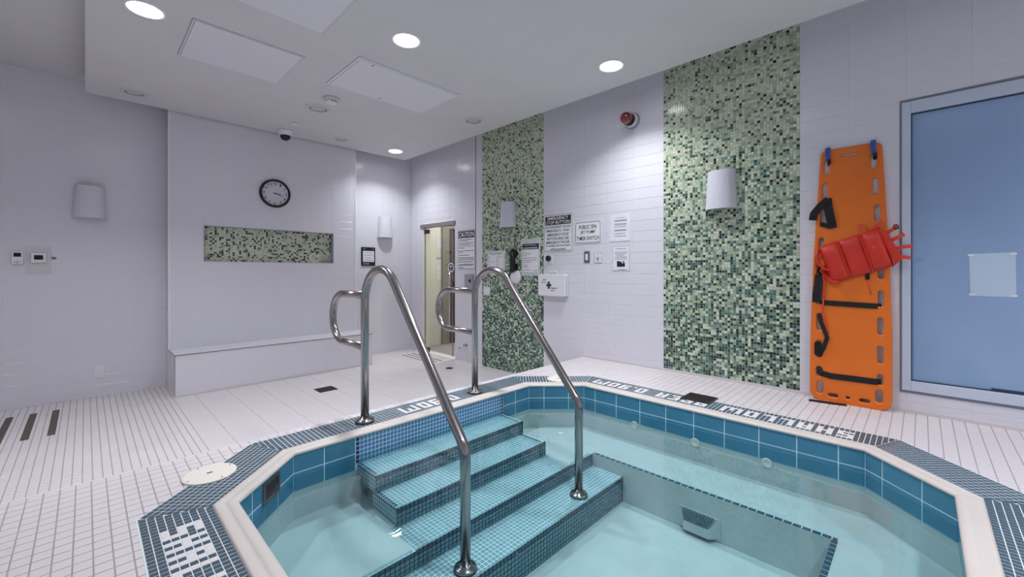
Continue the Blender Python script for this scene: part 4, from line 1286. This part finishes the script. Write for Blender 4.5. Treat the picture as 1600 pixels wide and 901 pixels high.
# straps: everything in the board's own axes, front face at y=0, viewer at -y
def strap(pts, w, wd, m_='black_web', name='strap', th=.003):
    return MB().ribbon(pts, w, th, wd).build(name, m_, bd)
strap([(-.172, .02, .697), (-.150, -.004, .699), (0, -.005, .694), (.145, -.004, .690), (.166, .02, .690)], .036, (0, 0, 1))
strap([(-.178, .02, .205), (-.158, -.004, .192), (-.10, -.006, .180), (0, -.005, .182), (.145, -.004, .183), (.166, .02, .180)], .040, (0, 0, 1))
# loose strap folded over the upper edge
MB().ribbon([(-.128, -.004, 1.452), (-.122, -.012, 1.39), (-.108, -.012, 1.31), (-.095, -.006, 1.236)], .052, .004, (1, 0, .15)).build('strap', 'black_web', bd)
MB().ribbon([(-.118, -.010, 1.445), (-.165, -.016, 1.40), (-.205, -.014, 1.345), (-.212, -.010, 1.30)], .05, .004, (.7, 0, -.7)).build('strap', 'black_web', bd)
MB().ribbon([(-.165, -.006, 1.27), (-.10, -.008, 1.245)], .030, .010, (0, 0, 1)).build('buckle', 'black_plastic', bd)
# long strap hanging on the shorter side
MB().ribbon([(-.172, -.006, .90), (-.176, -.014, .83), (-.184, -.018, .76), (-.186, -.010, .70)], .050, .004, (1, 0, 0)).build('strap', 'black_web', bd)
MB().ribbon([(-.168, -.004, .62), (-.160, -.010, .56), (-.138, -.012, .50), (-.122, -.012, .45), (-.140, -.010, .38), (-.170, -.004, .31)], .026, .003, (1, 0, .2)).build('strap', 'black_web', bd)
MB().rbox((-.196, -.012, .315), (-.156, .01, .415), .015).build('buckle', 'black_plastic', bd)
MB().ribbon([(-.176, .012, .245), (-.168, -.004, .22), (-.15, -.008, .19)], .032, .003, (1, 0, .4)).build('strap', 'black_web', bd)
MB().rbox((.085, -.012, .87), (.108, .0, .915), .006).build('buckle', 'black_plastic', bd)
MB().tube([(.096, -.006, .87), (.105, -.006, .82), (.118, -.006, .765)], .003, 8).build('cord', 'red_strap', bd)
MB().ribbon([(-.150, -.008, .93), (-.140, -.010, .84), (-.146, -.010, .70), (-.150, -.010, .62), (-.128, -.008, .54), (-.118, -.006, .48)], .011, .003, (1, 0, 0)).build('cord', 'red_strap', bd)
# strap end lying on the deck
st = empty('strap_end', (3.66, 0.50, ZD), label='black webbing strap end lying on the deck under the board', cat='strap')
MB().ribbon([(-.02, .080, .004), (-.015, .02, .006), (0.0, -.06, .004), (.02, -.13, .003)], .030, .003, (1, 0, .25)).build('webbing', 'black_web', st)

# hooks
for x in (-.125, .125):
    e = empty('board_hook', (0, 0, 0), label='blue plastic clip at the top of the board, %s' % ('nearer the mosaic' if x < 0 else 'nearer the window'), cat='clip', group='blue clips on the board')
    M = Matrix.Translation(bd.location) @ Matrix.Rotation(RW, 4, 'Z') @ Matrix.Rotation(LEAN, 4, 'X') @ Matrix.Translation((x, -.004, 1.765))
    e.location = M.translation; e.rotation_euler = M.to_euler()
    MB().ribbon([(0, .05, .052), (0, .02, .062), (0, -.006, .052), (0, -.012, .0), (.006, -.012, -.03)], .026, .006, (1, 0, 0)).build('clip', 'blue_clip', e)
    MB().ribbon([(.006, -.010, -.028), (.008, -.004, -.055), (.010, .02, -.07)], .022, .005, (1, 0, 0)).build('tail', 'screen_dark', e)

# head immobiliser: a quilted red base with three panels, folded straps and tabs
hi = empty('head_immobilizer', (0, 0, 0), label='red vinyl head immobilizer cushion strapped across the orange board', cat='immobilizer')
M = Matrix.Translation(bd.location) @ Matrix.Rotation(RW, 4, 'Z') @ Matrix.Rotation(LEAN, 4, 'X') @ Matrix.Translation((.045, -.010, 1.035)) @ Matrix.Rotation(math.radians(-20), 4, 'Y')
hi.location = M.translation; hi.rotation_euler = M.to_euler(); hi.scale = (.94, 1, 1.16)
def pad(x0, x1, z0, z1, d, skew, name):
    """padded panel with a domed front"""
    b = MB(); nx, nz = 8, 8; v = []
    for j in range(nz + 1):
        for i in range(nx + 1):
            a, c = i / nx, j / nz
            e_ = (1 - (2 * a - 1) ** 4) * (1 - (2 * c - 1) ** 6)
            v.append((x0 + (x1 - x0) * a + skew * (c - .5), -.006 - d * e_ ** .6, z0 + (z1 - z0) * c))
    n_ = len(v)
    v += [(p[0], 0.0, p[2]) for p in v]
    f = []
    for j in range(nz):
        for i in range(nx):
            k = j * (nx + 1) + i
            f.append((k, k + 1, k + nx + 2, k + nx + 1)); f.append((k + n_, k + nx + 1 + n_, k + nx + 2 + n_, k + 1 + n_))
    rim = [i for i in range(nx + 1)] + [(j + 1) * (nx + 1) - 1 for j in range(1, nz + 1)] + [nz * (nx + 1) + i for i in range(nx - 1, -1, -1)] + [j * (nx + 1) for j in range(nz - 1, 0, -1)]
    for k in range(len(rim)): f.append((rim[k], rim[(k + 1) % len(rim)], rim[(k + 1) % len(rim)] + n_, rim[k] + n_))
    b.add(v, f, 0, True)
    return b.build(name, 'red_vinyl', hi)
SK = .018
pad(-.205, -.085, -.118, .118, .034, SK, 'panel')
pad(-.080, .048, -.116, .116, .014, SK, 'panel')
pad(.053, .170, -.116, .118, .040, SK, 'panel')
for x in (-.0825, .0505):
    MB().add([(x - .004 - SK / 2, -.010, -.117), (x + .004 - SK / 2, -.010, -.117), (x + .004 + SK / 2, -.010, .117), (x - .004 + SK / 2, -.010, .117)], [(0, 1, 2, 3)]).build('seam', 'red_strap', hi)
MB().lathe([(.013, .028), (.013, .047), (.006, .049)], 14, axis='y', c=(.105, 0, .012)).build('ear_hole', 'red_strap', hi)
# flared right side with tabs
MB().add([(.168, -.004, .11), (.205, -.020, .075), (.222, -.012, -.085), (.165, -.004, -.115), (.168, -.022, .11), (.205, -.034, .075), (.222, -.026, -.085), (.165, -.022, -.115)],
         [(0, 1, 2, 3), (7, 6, 5, 4), (0, 4, 5, 1), (1, 5, 6, 2), (2, 6, 7, 3), (3, 7, 4, 0)]).build('side_flap', 'red_vinyl', hi)
for k, (x, z, ln, an) in enumerate(((.170, .118, .050, 35), (.212, .070, .060, 18), (.218, .025, .066, 10), (.224, -.025, .070, -12), (.205, -.075, .055, -25))):
    a = math.radians(an); dx, dz = math.cos(a), math.sin(a)
    MB().ribbon([(x - .02, -.012, z), (x + dx * ln * .5, -.030, z + dz * ln * .5), (x + dx * ln, -.022, z + dz * ln), (x + dx * ln * .85, -.010, z + dz * ln * .85)], .020, .004, (-dz, 0, dx)).build('strap', 'red_strap', hi)
MB().tube([(.262 + .013 * math.cos(t * math.pi / 8), -.03, .088 + .013 * math.sin(t * math.pi / 8)) for t in range(17)], .003, 8, cap=False).build('ring', 'black_plastic', hi)
# curled left side
MB().ribbon([(-.20, -.006, .10), (-.225, -.030, .06), (-.232, -.045, .02), (-.215, -.050, -.02), (-.19, -.035, -.04)], .030, .004, (.3, 1, 0)).build('strap', 'red_strap', hi)
MB().ribbon([(-.19, -.010, .075), (-.235, -.018, .055), (-.255, -.014, .01), (-.24, -.010, -.03)], .022, .004, (.2, 0, 1)).build('strap', 'red_strap', hi)
MB().ribbon([(-.20, -.004, -.01), (-.225, -.016, -.06), (-.20, -.024, -.10), (-.165, -.010, -.112)], .045, .004, (.6, .6, .4)).build('strap', 'red_vinyl', hi)
MB().ribbon([(-.24, -.016, .0), (-.262, -.022, -.03), (-.25, -.016, -.05)], .02, .004, (.5, .5, .3)).build('strap', 'black_web', hi)
MB().ribbon([(.09, -.004, .17), (.095, -.010, .10)], .030, .004, (1, 0, 0)).build('strap', 'red_strap', hi)
